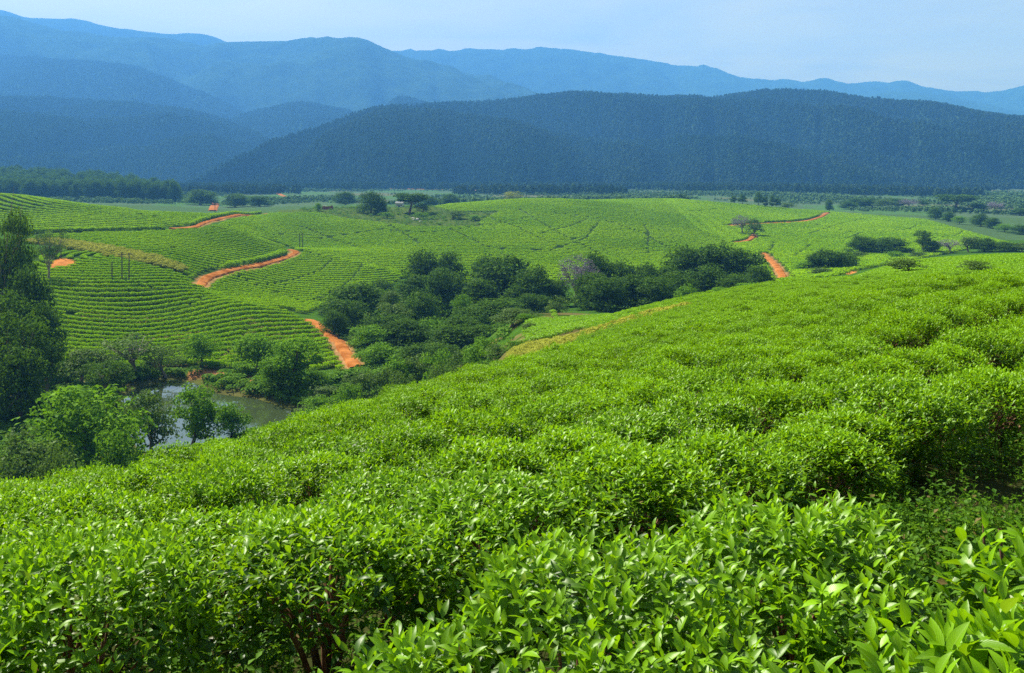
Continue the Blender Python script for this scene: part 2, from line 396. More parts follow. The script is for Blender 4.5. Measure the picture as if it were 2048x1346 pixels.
ROADS = {   # name: (pixels, nearest depth, width)
 'ridge_road': ([(534,428),(490,431),(445,437),(410,446),(385,456),(334,459)], 330, 3.2),
 'bend_road': ([(572,499),(592,503),(582,512),(545,524),(500,535),(450,545),(425,552),(408,563),(400,577)], 300, 3.3),
 'pond_road': ([(616,640),(634,650),(652,664),(670,682),(688,702),(704,724),(714,742)], 195, 3.2),
 'gully_road': ([(1527,507),(1540,520),(1553,533),(1562,547),(1568,562)], 260, 3.2),
 'hook_road': ([(1508,470),(1500,479),(1488,484),(1464,487)], 420, 3.5),
 'crest_road': ([(1656,426),(1636,436),(1610,443),(1570,446),(1530,448),(1490,450),(1452,453)], 520, 4.0),
}
RW = {k: road_world(a, b) for k, (a, b, w) in ROADS.items()}
def road_dist(X, Y):
    d = np.full(np.shape(X), 1e9)
    for k, P in RW.items():
        b = P[::4]
        m = (X > b[:, 0].min() - 20) & (X < b[:, 0].max() + 20) & (Y > b[:, 1].min() - 20) & (Y < b[:, 1].max() + 20)
        if m.any():
            d[m] = np.minimum(d[m], seg_dist(X[m], Y[m], [tuple(p) for p in b]) - ROADS[k][2] / 2)
    return d

def to_px(X, Y, Z): return U0 + F * X / Y, VH - F * Z / Y

# bare soil and rough ground, drawn in photo pixels with a depth range
BARE = [([(118,516),(150,520),(156,530),(130,537),(98,540),(95,532)], 260, 400),
        ([(1588,574),(1610,568),(1632,564),(1626,572),(1600,577)], 200, 420),
        ([(1692,547),(1708,541),(1708,546),(1694,551)], 150, 450)]
SHORE = [([(370,738),(440,738),(455,746),(440,754),(380,762)], 185, 235), ([(480,750),(513,754),(510,770),(482,766)], 185, 235)]
ROUGH = [([(700,418),(860,412),(905,425),(1000,424),(960,445),(985,470),(880,462),(790,450),(700,440),(620,424)], 600, 800),
         ([(560,418),(720,412),(720,424),(560,428)], 560, 800)]

FIELDS = [
 (([(60,500),(110,492),(180,508),(250,522),(350,548),(415,585),(520,608),(640,655),(712,745),(650,760),(545,745),(430,745),(330,745),(90,725),(95,640)], 205, 345, (-142, 338), 4.4, .85, 1), 'TEA_A', 'tea rows curving round the near hill above the pond'),
 (([(75,472),(180,468),(330,464),(420,457),(500,470),(565,492),(572,503),(420,546),(395,565),(360,545),(300,515),(180,488)], 300, 480, (-230, 560), 5.4, .95, 2), 'TEA_A', 'tea rows filling the inside of the bend in the dirt road'),
 (([(408,590),(440,556),(500,540),(592,516),(608,508),(720,528),(825,548),(760,580),(650,615),(600,632),(500,606)], 285, 500, (-150, 520), 5.4, .95, 3), 'TEA_A', 'tea rows below the bend in the dirt road beside the wood'),
 (([(-60,380),(0,388),(150,403),(280,424),(335,456),(180,464),(60,470),(-60,450)], 400, 640, (-60, 900), 7.0, 1.2, 4), 'TEA_B', 'sunlit tea rows on the high field at the upper left'),
 (([(270,424),(420,430),(530,426),(440,440),(395,450),(345,458)], 440, 640, (-60, 900), 7.0, 1.2, 5), 'TEA_B', 'small dark tea plot between the upper left field and the ridge road'),
 (([(420,456),(470,440),(540,428),(640,424),(720,440),(860,416),(930,405),(1080,396),(1340,396),(1520,460),(1490,500),(1480,560),(1320,590),(1110,610),(900,600),(820,560),(700,526),(610,505),(500,470)], 370, 960, (-60, 1150), 6.0, 1.35, 6), 'TEA_B', 'wide striped tea field climbing the middle hill behind the wood'),
 (([(1320,396),(1460,408),(1650,424),(1850,440),(2060,500),(1960,495),(1830,520),(1700,545),(1590,575),(1530,560),(1480,500),(1400,460)], 300, 980, (330, 1100), 6.2, 1.7, 7), 'TEA_C', 'smooth pale tea field on the right hill beyond the gully'),
 (([(1050,690),(1050,608),(1200,600),(1345,595),(1480,600),(1600,575),(1640,590),(1480,640),(1340,650),(1150,665)], 88, 245, (-40, 330), 2.0, .85, 8), 'TEA_N', 'tea plot on the shoulder just past the near slope'),
 (([(1600,590),(1640,560),(1720,530),(1850,515),(2120,500),(2120,590),(1850,600)], 88, 216, (140, 400), 2.0, .85, 9), 'TEA_N', 'tea plot on the ridge at the right past the near slope'),
]

# ------------------------------------------------------------------ the ground sheet
def build_ground():
    yl = np.arange(-14, 8, 0.16)
    yf = np.exp(np.arange(math.log(8), math.log(2600), 0.0125))
    ys = np.r_[yl, yf]
    us = np.arange(-1300, 3350, 7.5)
    U, Yg = np.meshgrid(us, ys)
    X = np.maximum(Yg, 8) * (U - U0) / F
    Z = ground(X, Yg)
    Z = Z + (fbm(X * .9, Yg * .9, 3) - .5) * 0.10 + (fbm(X * .06, Yg * .06, 5) - .5) * np.clip((Yg - 60) / 100, 0, 1) * 1.2 * (np.abs(Z - ZP) > 1.5)
    n, m = U.shape
    u, v = to_px(X, np.maximum(Yg, .5), Z)
    soil = np.array([0.030, 0.034, 0.010]); grass = np.array([0.036, 0.085, 0.008]); orange = np.array([0.36, 0.14, 0.034])
    valley = np.array([0.06, 0.098, 0.042]); pale = np.array([0.05, 0.12, 0.02]); rough = np.array([0.055, 0.085, 0.015])
    C = np.zeros((n, m, 3)) + grass
    def put(mask, c, f=1.0):
        k = (np.asarray(mask, float) * f)[..., None]
        C[:] = C * (1 - k) + np.asarray(c) * k
    for a, coll, lab in FIELDS: put(in_poly(u, v, a[0]) & (Yg > a[1]) & (Yg < a[2]), (0.028, 0.055, 0.008))
    put(Yg < 112, soil)
    put((Yg > 640) & (Yg <= 950), (0.05, 0.09, 0.028))
    put(Yg > 950, valley)
    nn = fbm(X * .012, Yg * .006, 9)
    put((Yg > 950) & (nn > .6), pale, .6)
    put((Yg > 950) & (nn < .36), (0.10, 0.105, 0.05), .8)
    put((Yg < 260) & (Yg > 112) & (fbm(X * .12, Yg * .12, 8) > .57), (0.12, 0.09, 0.035), .7)
    for poly, a, b in ROUGH: put(in_poly(u, v, poly) & (Yg > a) & (Yg < b), rough)
    for poly, a, b in BARE: put(in_poly(u, v, poly) & (Yg > a) & (Yg < b), orange)
    dp = seg_dist(X, Yg, POND + [POND[0]])
    edge = (dp < 1.2 + 3 * fbm(X * .15, Yg * .15, 21)) & (Yg > 120) & (Yg < 240)
    put(edge, (0.075, 0.075, 0.02), .85)
    for poly, a, b in SHORE: put(in_poly(u, v, poly) & (Yg > a) & (Yg < b) & (fbm(X * .2, Yg * .2, 31) > .36), (0.30, 0.13, 0.05), .9)
    put((Yg > 108) & (road_dist(X, Yg) < 1.0), (0.30, 0.16, 0.06), .8)
    idx = np.arange(n * m).reshape(n, m)
    Q = np.stack([idx[:-1, :-1], idx[:-1, 1:], idx[1:, 1:], idx[1:, :-1]], -1).reshape(-1, 4)
    V = np.stack([X, Yg, Z], -1).reshape(-1, 3)
    col = np.c_[C.reshape(-1, 3), np.ones(n * m)]
    me = mesh_from('ground', V, Q, col=col, smooth=True, mat=M['ground'])
    tag(obj('ground', me), kind='structure')
build_ground()

def ribbon(name, P, width, lift=0.06, mat='road', seed=0):
    T = np.gradient(P, axis=0); T /= np.linalg.norm(T, axis=1)[:, None] + 1e-9
    N = np.c_[-T[:, 1], T[:, 0]]
    t = np.linspace(-1, 1, 9)
    wv = width / 2 * (1 + 0.35 * (fbm(np.arange(len(P)) * .13, np.zeros(len(P)), seed) - .5))
    G = P[:, None, :] + N[:, None, :] * (t[None, :, None] * wv[:, None, None])
    G += (np.random.RandomState(seed).rand(*G.shape) - .5) * 0.25
    z = ground(G[..., 0], G[..., 1]) + 0.55 * np.clip((G[..., 1] - 60) / 60, 0, 1) * 0.9 + lift
    # worn wheel tracks and a slightly raised middle
    z += (0.10 * np.cos(t * 6.0))[None, :] * 0.5
    z[:, 0] -= 0.9; z[:, -1] -= 0.9
    n, m = z.shape
    idx = np.arange(n * m).reshape(n, m)
    Q = np.stack([idx[:-1, :-1], idx[:-1, 1:], idx[1:, 1:], idx[1:, :-1]], -1).reshape(-1, 4)
    V = np.dstack([G, z]).reshape(-1, 3)
    me = mesh_from(name, V, Q, smooth=True, mat=M[mat])
    return tag(obj(name, me), kind='structure')
for i, (k, (a, b, w)) in enumerate(ROADS.items()):
    ribbon('dirt_road', RW[k], w, seed=i)
for px, ymin, w in [([(426,404),(431,408),(428,414),(425,422)], 720, 9), ([(520,366),(534,375),(548,384),(562,390),(582,398)], 900, 7),
                    ([(1600,370),(1640,377),(1700,380),(1800,384),(1950,389),(2060,393)], 1000, 6), ([(1240,364),(1290,367),(1332,369)], 1000, 7), ([(690,378),(760,377),(900,380),(1000,382)], 1000, 5)]:
    P = np.array([hit(u, v, ymin) for u, v in px])
    d = np.r_[0, np.cumsum(np.hypot(*np.diff(P, axis=0).T))]; t = np.arange(0, d[-1], 4.0)
    ribbon('valley_track', np.c_[np.interp(t, d, P[:, 0]), np.interp(t, d, P[:, 1])], w, lift=0.4)

# pond
pv = np.array([(x, y, ZP) for x, y in POND] + [(np.mean([p[0] for p in POND]), np.mean([p[1] for p in POND]), ZP)])
c0 = len(POND)
grow = pv[c0, :2] + (pv[:c0, :2] - pv[c0, :2]) * 1.05
pv[:c0, :2] = grow
me = mesh_from('pond', pv, [(i, (i + 1) % c0, c0) for i in range(c0)], mat=M['water'])
tag(obj('pond', me), kind='structure')

# ------------------------------------------------------------------ hills
def hill(name, crest, base_Y, base_z, back=0.35, gully=0.0, gfreq=1.0, skew=0.0, rough=6.0, seed=0, power=0.8, step=10, rows=70, near=1.0):
    """crest: (u, v, Y) along the skyline; slope runs from base_Y/base_z up to it and falls away behind"""
    if near != 1.0:
        crest = [(a, b, c * near) for a, b, c in crest]
        base_Y = [(a, b * near) for a, b in base_Y] if isinstance(base_Y, list) else base_Y * near
    cu = [c[0] for c in crest]
    us = np.arange(cu[0], cu[-1] + 1, step)
    cv = pchip(cu, [c[1] for c in crest], us); cy = pchip(cu, [c[2] for c in crest], us)
    by = pchip([b[0] for b in base_Y], [b[1] for b in base_Y], us) if isinstance(base_Y, list) else np.full(len(us), float(base_Y))
    by = by + (fbm(us / 70.0, us * 0 + .5, seed + 40) - .5) * 420 * (0.4 + .6 * near / 1.3)
    cz = (VH - cv) / F * cy
    ts = np.r_[np.linspace(0, 1, rows), 1 + np.linspace(0.02, 1, 14) * back]
    T, U = np.meshgrid(ts, us, indexing='ij')
    Y = by[None] + (cy - by)[None] * T
    X = cy[None] * (U - U0) / F * (0.0) + Y * (U - U0) / F
    p = np.where(T <= 1, np.sin(np.clip(T, 0, 1) * math.pi / 2) ** power, 1 - ((np.clip(T, 1, 3) - 1) / back) ** 1.5 * 0.9)
    Z = base_z + (cz[None] - base_z) * p
    win = np.clip(np.sin(np.clip(T, 0, 1) * math.pi), 0, 1)
    if gully:
        g = np.abs(fbm(X * gfreq / 900 + T * skew, T * 0.7, seed, 3) - 0.5) * 2
        Z -= gully * win * np.clip(1 - g * 5.0, 0, 1)
    Z += (fbm(X / 160, Y / 160, seed + 2, 4) - .5) * rough * np.clip(win * 3, 0, 1)
    n, m = T.shape
    idx = np.arange(n * m).reshape(n, m)
    Q = np.stack([idx[:-1, :-1], idx[:-1, 1:], idx[1:, 1:], idx[1:, :-1]], -1).reshape(-1, 4)
    V = np.stack([X, Y, Z], -1)
    me = mesh_from(name, V.reshape(-1, 3), Q, smooth=True, mat=M['hill'])
    tag(obj(name, me), kind='structure')
    return V

HV = {}
HV['ridge'] = hill('hills', [(250,404,1750),(350,384,1780),(410,360,1800),(450,337,1850),(540,292,2050),(640,262,2250),(740,228,2450),(850,216,2600),(960,212,2750),(1060,205,2800),(1140,197,2850),(1200,200,2850),(1300,206,2850),(1400,204,2850),(1470,196,2850),(1550,190,2800),(1640,194,2750),(1720,205,2700),(1780,213,2650),(1860,216,2600),(1930,230,2500),(2000,241,2450),(2100,245,2400),(2400,262,2350),(2900,300,2300)],
    [(250,1650),(540,1640),(900,1700),(1300,1750),(1600,1700),(2048,1620),(2900,1500)], -43, gully=130, gfreq=1.5, skew=1.3, seed=4, rough=26, power=0.85, step=7, near=1.3)
HV['spur'] = hill('hills', [(-900,250,2400),(-300,225,2500),(-60,212,2500),(60,208,2550),(150,212,2550),(240,215,2500),(330,222,2450),(420,238,2350),(480,258,2250),(540,290,2100),(590,330,2000),(640,365,1950)],
    [(-900,1500),(0,1500),(350,1620),(640,1850)], -43, gully=110, gfreq=1.5, skew=-1.0, seed=11, rough=30, step=8, near=1.75)
HV['mid'] = hill('hills', [(-900,60,3300),(-200,100,3400),(0,112,3500),(60,122,3500),(110,128,3500),(180,130,3500),(260,140,3450),(330,160,3400),(400,186,3350),(460,215,3300),(520,250,3200),(600,290,3100),(700,330,3000)],
    [(-900,2550),(300,2600),(700,2800)], 20, gully=110, gfreq=1.0, skew=.8, seed=21, rough=40, step=9, near=1.75)
HV['knoll'] = hill('hills', [(420,265,3700),(520,225,3800),(600,214,3850),(680,222,3900),(740,240,3900),(800,200,3950),(860,212,3900),(960,235,3900),(1060,260,3900)],
    3000, 20, gully=30, gfreq=1.2, seed=25, rough=35, step=9, near=1.3)
HV['plateau'] = hill('mountain', [(-300,60,4900),(0,38,4900),(100,62,4850),(230,80,4800),(330,80,4750),(400,92,4700),(455,84,4700),(560,82,4700),(640,81,4700),(715,82,4700),(726,86,4700),(745,93,4700),(765,101,4700),(775,107,4700),(860,128,4650),(950,150,4550),(1040,176,4450),(1090,190,4400),(1180,202,4350),(1300,215,4300)],
    3400, 20, gully=240, gfreq=.8, skew=1.2, seed=31, rough=70, step=9, near=1.6)
HV['far'] = hill('mountain', [(-900,30,5600),(-300,14,5600),(0,20,5600),(60,36,5600),(130,38,5600),(230,56,5600),(300,66,5600),(350,71,5600),(390,69,5600),(430,76,5600),(470,92,5600),(560,140,5600),(700,200,5600)],
    4900, 200, gully=40, gfreq=.8, seed=41, rough=50, step=9, rows=40, near=1.7)
HV['range'] = hill('mountain', [(660,130,6300),(760,110,6300),(800,107,6300),(880,105,6300),(980,103,6300),(1060,102,6300),(1120,104,6300),(1200,112,6300),(1280,124,6300),(1340,131,6300),(1370,131,6300),(1430,142,6300),(1480,158,6300),(1540,166,6300),(1600,166,6300),(1640,163,6300),(1700,168,6300),(1770,168,6300),(1806,165,6300),(1840,172,6300),(1890,182,6300),(1960,188,6300),(2010,184,6300),(2050,178,6300),(2300,150,6300),(2900,120,6300)],
    4700, 60, gully=120, gfreq=.7, skew=.9, seed=51, rough=90, step=9, near=1.65)
HV['step'] = hill('hills', [(1600,240,5200),(1700,212,5250),(1760,188,5300),(1830,186,5300),(1890,192,5250),(1960,205,5200),(2048,222,5200),(2300,230,5200)],
    4300, 60, gully=60, seed=61, rough=40, step=9, rows=40, near=1.65)

# ------------------------------------------------------------------ leaves, shoots, bushes
def rot_mats(az, pitch, roll):
    """leaf frame: length axis points to azimuth az raised by pitch; returns (n,3,3) with columns side, length, up"""
    ca, sa, cp, sp, cr_, sr = np.cos(az), np.sin(az), np.cos(pitch), np.sin(pitch), np.cos(roll), np.sin(roll)
    L = np.stack([ca * cp, sa * cp, sp], -1)
    S = np.stack([sa, -ca, np.zeros_like(az)], -1)
    Uv = np.cross(S, L)
    S2 = S * cr_[:, None] + Uv * sr[:, None]
    U2 = -S * sr[:, None] + Uv * cr_[:, None]
    return np.stack([S2, L, U2], -1)

def leaf_template(rows):
    """grid (rows x 3) of (side -1..1, along 0..1) with a pointed oval outline"""
    s = np.linspace(0, 1, rows)
    w = np.sin(np.pi * s ** 0.85) ** 0.8 * 0.5 * (1 - 0.25 * s); w[0] = 0.03; w[-1] = 0.004
    q = []
    for r in range(rows - 1):
        for c in range(2):
            a = r * 3 + c; q.append((a, a + 1, a + 4, a + 3))
    return s, w, np.array(q)

def make_leaves(pos, az, pitch, roll, length, width, curl, tint, rows=5, fold=0.35):
    n = len(pos)
    s, w, q = leaf_template(rows)
    side = np.array([-1, 0, 1.0])
    lx = (w[:, None] * side[None, :])                                   # rows x 3
    ly = np.repeat(s[:, None], 3, 1)
    fz = np.abs(lx) * fold
    P = np.zeros((n, rows, 3, 3))
    cz = curl[:, None, None] * (ly ** 2)[None]
    P[..., 0] = lx[None] * width[:, None, None]
    P[..., 1] = ly[None] * length[:, None, None] * (1 - 0.25 * np.abs(curl[:, None, None]) * ly[None])
    P[..., 2] = fz[None] * width[:, None, None] - cz * length[:, None, None] * 0.6
    R = rot_mats(az, pitch, roll)
    V = np.einsum('nij,nrcj->nrci', R, P) + pos[:, None, None, :]
    k = rows * 3
    Q = (q[None] + (np.arange(n) * k)[:, None, None]).reshape(-1, 4)
    col = np.repeat(tint, k, 0)
    uv = np.tile(np.stack([np.repeat(side[None], rows, 0), ly], -1).reshape(-1, 2), (n, 1))
    return V.reshape(-1, 3), Q, col, uv

def tube_np(pts, r0, r1, sides=6):
    pts = np.asarray(pts, float); n = len(pts)
    T = np.gradient(pts, axis=0); T /= np.linalg.norm(T, axis=1)[:, None] + 1e-9
    ref = np.where(np.abs(T[:, 2:3]) > .9, np.array([[1., 0, 0]]), np.array([[0, 0, 1.]]))
    A = np.cross(T, ref); A /= np.linalg.norm(A, axis=1)[:, None] + 1e-9
    B = np.cross(T, A)
    r = np.linspace(r0, r1, n)
    th = np.arange(sides) / sides * 2 * np.pi
    V = pts[:, None] + r[:, None, None] * (A[:, None] * np.cos(th)[None, :, None] + B[:, None] * np.sin(th)[None, :, None])
    i = np.arange(n * sides).reshape(n, sides)
    j = np.roll(i, -1, 1)
    Q = np.stack([i[:-1], j[:-1], j[1:], i[1:]], -1).reshape(-1, 4)
    return V.reshape(-1, 3), Q

class Pile:
    def __init__(self): self.V, self.Q, self.C, self.U, self.n = [], [], [], [], 0
    def add(self, V, Q, col=None, uv=None):
        self.V.append(V); self.Q.append(np.asarray(Q) + self.n)
        self.C.append(col if col is not None else np.tile([.3, 0, 0, 1.], (len(V), 1)))
        self.U.append(uv if uv is not None else np.zeros((len(V), 2)))
        self.n += len(V)
    def mesh(self, name, mat, smooth=True):
        return mesh_from(name, np.vstack(self.V), np.vstack(self.Q), col=np.vstack(self.C), uv=np.vstack(self.U), smooth=smooth, mat=mat)

def tea_bush_foliage(seed, shoots, leaves, leaf_len, rows, wx=0.53, wy=0.55, h=0.73, side=0.36, mat='tea_near'):
    """flat topped plucked tea bush: shoots on a low dome and down its flanks, each a whorl of leaves"""
    R = np.random.RandomState(seed)
    n = shoots
    th = R.rand(n) * 2 * np.pi
    lob = 1 + 0.13 * np.sin(th * 3 + seed) + 0.09 * np.sin(th * 5 + seed * 2.3)
    rr = np.sqrt(R.rand(n))
    flank = R.rand(n) < side
    rr = np.where(flank, 0.90 + 0.12 * R.rand(n), rr)
    x, y = rr * np.cos(th) * wx * lob, rr * np.sin(th) * wy * lob
    bump = (fbm(x * 3.2 + seed * 7.1, y * 3.2 + 3.3, seed) - .5) * 0.24
    z = h * (1 - 0.34 * rr ** 4) + bump
    z = np.where(flank, h * (0.22 + 0.66 * R.rand(n) ** 0.7), z) - 0.08 * R.rand(n) ** 2
    # each shoot leans outwards, more on the flanks
    lean = np.where(flank, 0.75 + 0.5 * R.rand(n), 0.30 * rr + 0.25 * R.rand(n))
    laz = th + R.randn(n) * 0.5
    tall = np.where(R.rand(n) < .06, 1.5, 1.0) * (0.8 + 0.5 * R.rand(n))
    sh = np.stack([x, y, z], 1)
    ax = np.stack([np.cos(laz) * np.sin(lean), np.sin(laz) * np.sin(lean), np.cos(lean)], 1)
    k = leaves
    j = np.tile(np.arange(k), n); si = np.repeat(np.arange(n), k)
    f = j / max(k - 1, 1)                                                 # 0 oldest .. 1 tip
    pos = sh[si] + ax[si] * ((f - 0.6) * 0.11 * tall[si])[:, None]
    az = R.rand(n)[si] * 6.28 + j * 2.399 + R.randn(n * k) * .3
    up = 0.05 + 1.05 * f ** 1.4 + R.randn(n * k) * 0.22
    d = np.stack([np.cos(az) * np.cos(up), np.sin(az) * np.cos(up), np.sin(up)], 1)
    d = d + ax[si] * 0.35 - np.array([0, 0, 0.30])[None] * np.where(flank, .8, .25)[si][:, None]
    d /= np.linalg.norm(d, axis=1)[:, None]
    az2, pt2 = np.arctan2(d[:, 1], d[:, 0]), np.arcsin(np.clip(d[:, 2], -1, 1))
    L = leaf_len * (1.08 - 0.5 * f ** 3) * (0.75 + 0.5 * R.rand(n * k))
    W = L * (0.34 + 0.12 * R.rand(n * k))
    curl = 0.25 + 0.55 * R.rand(n * k) * (1 - f * .6)
    leaf_tone = np.clip(0.13 + 0.64 * f ** 1.2 + 0.22 * (z[si] / h - .7) + R.randn(n * k) * .14 + np.where(flank, -.22, 0.05)[si], 0, 1)  # young tips lighter by leaf age; shade painted into the flank leaves
    dead = np.where(R.rand(n * k) < 0.002, .9, np.where(R.rand(n * k) < .012, .35, 0))
    tint = np.stack([leaf_tone, R.rand(n * k), dead, np.ones(n * k)], 1)
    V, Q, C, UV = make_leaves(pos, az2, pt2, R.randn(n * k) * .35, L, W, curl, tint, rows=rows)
    p = Pile(); p.add(V, Q, C, UV)
    return p.mesh('foliage', M[mat])

def tea_bush_wood(seed, h=0.68, w=0.42):
    R = np.random.RandomState(seed + 500)
    p = Pile()
    for i in range(11):
        a = R.rand() * 6.28; r = w * (0.3 + .7 * R.rand())
        e = np.array([math.cos(a) * r * .9, math.sin(a) * r * .9, h * (.58 + .14 * R.rand())])
        m_ = e * np.array([.45, .45, .5]) + R.randn(3) * .03
        t = np.linspace(0, 1, 5)[:, None]
        p.add(*tube_np((1 - t) ** 2 * np.array([R.randn() * .03, R.randn() * .03, -.25]) + 2 * t * (1 - t) * m_ + t * t * e, .022, .007, 5))
        for q in range(2):
            e2 = e + np.array([R.randn() * .08, R.randn() * .08, .06 * R.rand()])
            p.add(*tube_np(np.linspace(m_, e2, 4), .009, .004, 4))
    return p.mesh('stems', M['twig'])

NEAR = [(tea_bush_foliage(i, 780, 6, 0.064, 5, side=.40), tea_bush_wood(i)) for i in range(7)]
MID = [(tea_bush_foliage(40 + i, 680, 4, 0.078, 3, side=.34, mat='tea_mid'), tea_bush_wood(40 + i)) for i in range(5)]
FAR = [tea_bush_foliage(80 + i, 280, 3, 0.135, 3, side=.3, mat='tea_mid') for i in range(4)]

def near_points():
    """straight rows running away to the right at 45 degrees, lanes every 2.6 m of (y - x)"""
    R = np.random.RandomState(3)
    P = []
    for k in range(-1, 75):
        wc = 2.2 + 2.6 * k + (.17 if k % 2 else -.17)
        ln = -8.0
        while ln < 175:
            q = wc / 2
            a = ln / math.sqrt(2)
            q = wc / 2 - (.10 if k == 1 and a - wc / 2 > .6 else 0)
            bend = 0.10 * math.sin(ln * .21 + k * .5) + .06 * math.sin(ln * .63 + k)
            P.append((a - q - bend + R.randn() * .05, a + q + bend + R.randn() * .05, k)); ln += 0.98 * (0.88 + .24 * R.rand())
    P = np.array(P)
    u = U0 + F * P[:, 0] / np.maximum(P[:, 1], 1)
    keep = ((u > -260) & (u < 2320) & (P[:, 1] > .9)) | ((np.abs(P[:, 0]) < 6) & (P[:, 1] > 0.9) & (P[:, 1] < 8))
    # keep the photographer's own standing place free, and drop what the crest hides for good
    keep &= ~((P[:, 0] < .95) & (P[:, 1] < 1.75))
    keep &= ~((P[:, 0] > 1.0) & (P[:, 2] < 1)) & (P[:, 1] - P[:, 0] > 1.2) & (P[:, 1] > 1.1) & (P[:, 1] < 115)
    keep &= R.rand(len(P)) > np.where(P[:, 1] > 9, .09, .005)
    P = P[keep]
    z = ground(P[:, 0], P[:, 1])
    u, v = to_px(P[:, 0], P[:, 1], z + .3)
    # hidden ground far below the crest on the left carries rough grass instead
    crest = np.interp(u, [-700, 0, 300, 450, 600, 850, 1080, 1200], [22, 24, 27, 30, 34, 42, 52, 120])
    k = P[:, 1] < crest
    return P[k], z[k]

NP, NZ = near_points()
def slope_at(x, y, e=0.5):
    return ((ground(x + e, y) - ground(x - e, y)) / (2 * e), (ground(x, y + e) - ground(x, y - e)) / (2 * e))
SXs, SYs = slope_at(NP[:, 0], NP[:, 1])
u_np = U0 + F * NP[:, 0] / NP[:, 1]
vis = (u_np > -130) & (u_np < 2180)
v_np = VH - F * (NZ + .7) / NP[:, 1]
vis &= v_np < 1500
order = np.argsort(NP[:, 1] + (~vis) * 1e6)
NIND = 292
ind = order[:NIND]
rest = order[NIND:]
RB = np.random.RandomState(77)
FEAT = [(1300, 3.0, 'big bright tea bush with glossy upright shoots in the centre of the nearest row'),]
ROWNAME = {}
for c, i in enumerate(ind):
    x, y, k = NP[i]
    hi = y < 9.5
    fm, wm = (NEAR if hi else MID)[RB.randint(7 if hi else 5)]
    sc = (0.94 + .18 * RB.rand())
    root = empty('tea_bush', (x, y, NZ[i]), rz=RB.rand() * 6.28, scale=(sc, sc, 0.82 + .26 * RB.rand() + .22 * (vnoise(x * .35, y * .35, 6) - .5)))
    # lean with the slope
    root.rotation_euler = (math.atan(SYs[i]) * .55, -math.atan(SXs[i]) * .55, RB.randint(2) * math.pi + RB.randn() * .2 - math.pi / 4)
    obj('foliage', fm, root); obj('stems', wm, root)
    lab = 'bright green glossy tea bush in the close rows of the near slope' if hi else 'small leafy tea bush farther up the near slope behind the closest rows'
    tag(root, lab, 'tea bush', 'tea bushes in the closest rows' if hi else 'tea bushes farther along the near slope')

# ------------------------------------------------------------------ scattered stuff (geometry nodes on a point mesh)
def proto_collection(name, meshes):
    c = bpy.data.collections.new(name)
    for i, me in enumerate(meshes):
        c.objects.link(bpy.data.objects.new(name + '_source', me))
    return c

def scatter(name, pts, rotz, scale, coll, label, cat, tilt=None):
    me = bpy.data.meshes.new(name)
    n = len(pts)
    me.vertices.add(n); me.vertices.foreach_set('co', np.asarray(pts, np.float32).ravel())
    a = me.attributes.new('spin', 'FLOAT_VECTOR', 'POINT')
    rv = np.zeros((n, 3), np.float32); rv[:, 2] = rotz
    if tilt is not None: rv[:, 0], rv[:, 1] = tilt
    a.data.foreach_set('vector', rv.ravel())
    b = me.attributes.new('size', 'FLOAT_VECTOR', 'POINT')
    s = np.asarray(scale, np.float32)
    if s.ndim == 1: s = np.repeat(s[:, None], 3, 1)
    b.data.foreach_set('vector', np.ascontiguousarray(s).ravel())
    o = obj(name, me)
    g = bpy.data.node_groups.new(name, 'GeometryNodeTree')
    g.interface.new_socket('Geometry', in_out='INPUT', socket_type='NodeSocketGeometry')
    g.interface.new_socket('Geometry', in_out='OUTPUT', socket_type='NodeSocketGeometry')
    N, L = g.nodes, g.links
    gi, go = N.new('NodeGroupInput'), N.new('NodeGroupOutput')
    ip = N.new('GeometryNodeInstanceOnPoints'); ci = N.new('GeometryNodeCollectionInfo')
    ci.inputs[0].default_value = coll; ci.inputs['Separate Children'].default_value = True; ci.inputs['Reset Children'].default_value = True
    ip.inputs['Pick Instance'].default_value = True
    a1 = N.new('GeometryNodeInputNamedAttribute'); a1.data_type = 'FLOAT_VECTOR'; a1.inputs[0].default_value = 'spin'
    a2 = N.new('GeometryNodeInputNamedAttribute'); a2.data_type = 'FLOAT_VECTOR'; a2.inputs[0].default_value = 'size'
    L.new(gi.outputs[0], ip.inputs['Points']); L.new(ci.outputs[0], ip.inputs['Instance'])
    L.new(a1.outputs[0], ip.inputs['Rotation']); L.new(a2.outputs[0], ip.inputs['Scale'])
    rnd = N.new('FunctionNodeRandomValue'); rnd.data_type = 'INT'
    rnd.inputs[4].default_value = 0; rnd.inputs[5].default_value = 50
    L.new(rnd.outputs[2], ip.inputs['Instance Index'])
    L.new(ip.outputs[0], go.inputs[0])
    md = o.modifiers.new('scatter', 'NODES'); md.node_group = g
    return tag(o, label, cat, kind='stuff')

RS = np.random.RandomState(5)
r_ = rest
scatter('tea_carpet', np.c_[NP[r_, :2], NZ[r_]], RS.randint(0, 2, len(r_)) * math.pi - math.pi / 4 + .2 * RS.randn(len(r_)), np.c_[.96 + .18 * RS.rand(len(r_)), .98 + .2 * RS.rand(len(r_)), .80 + .3 * RS.rand(len(r_)) + .5 * (fbm(NP[r_, 0] * .22, NP[r_, 1] * .22, 6) - .5)],
        proto_collection('tea_clump', FAR), 'dense carpet of tea rows running over the crest of the near slope', 'tea plants')

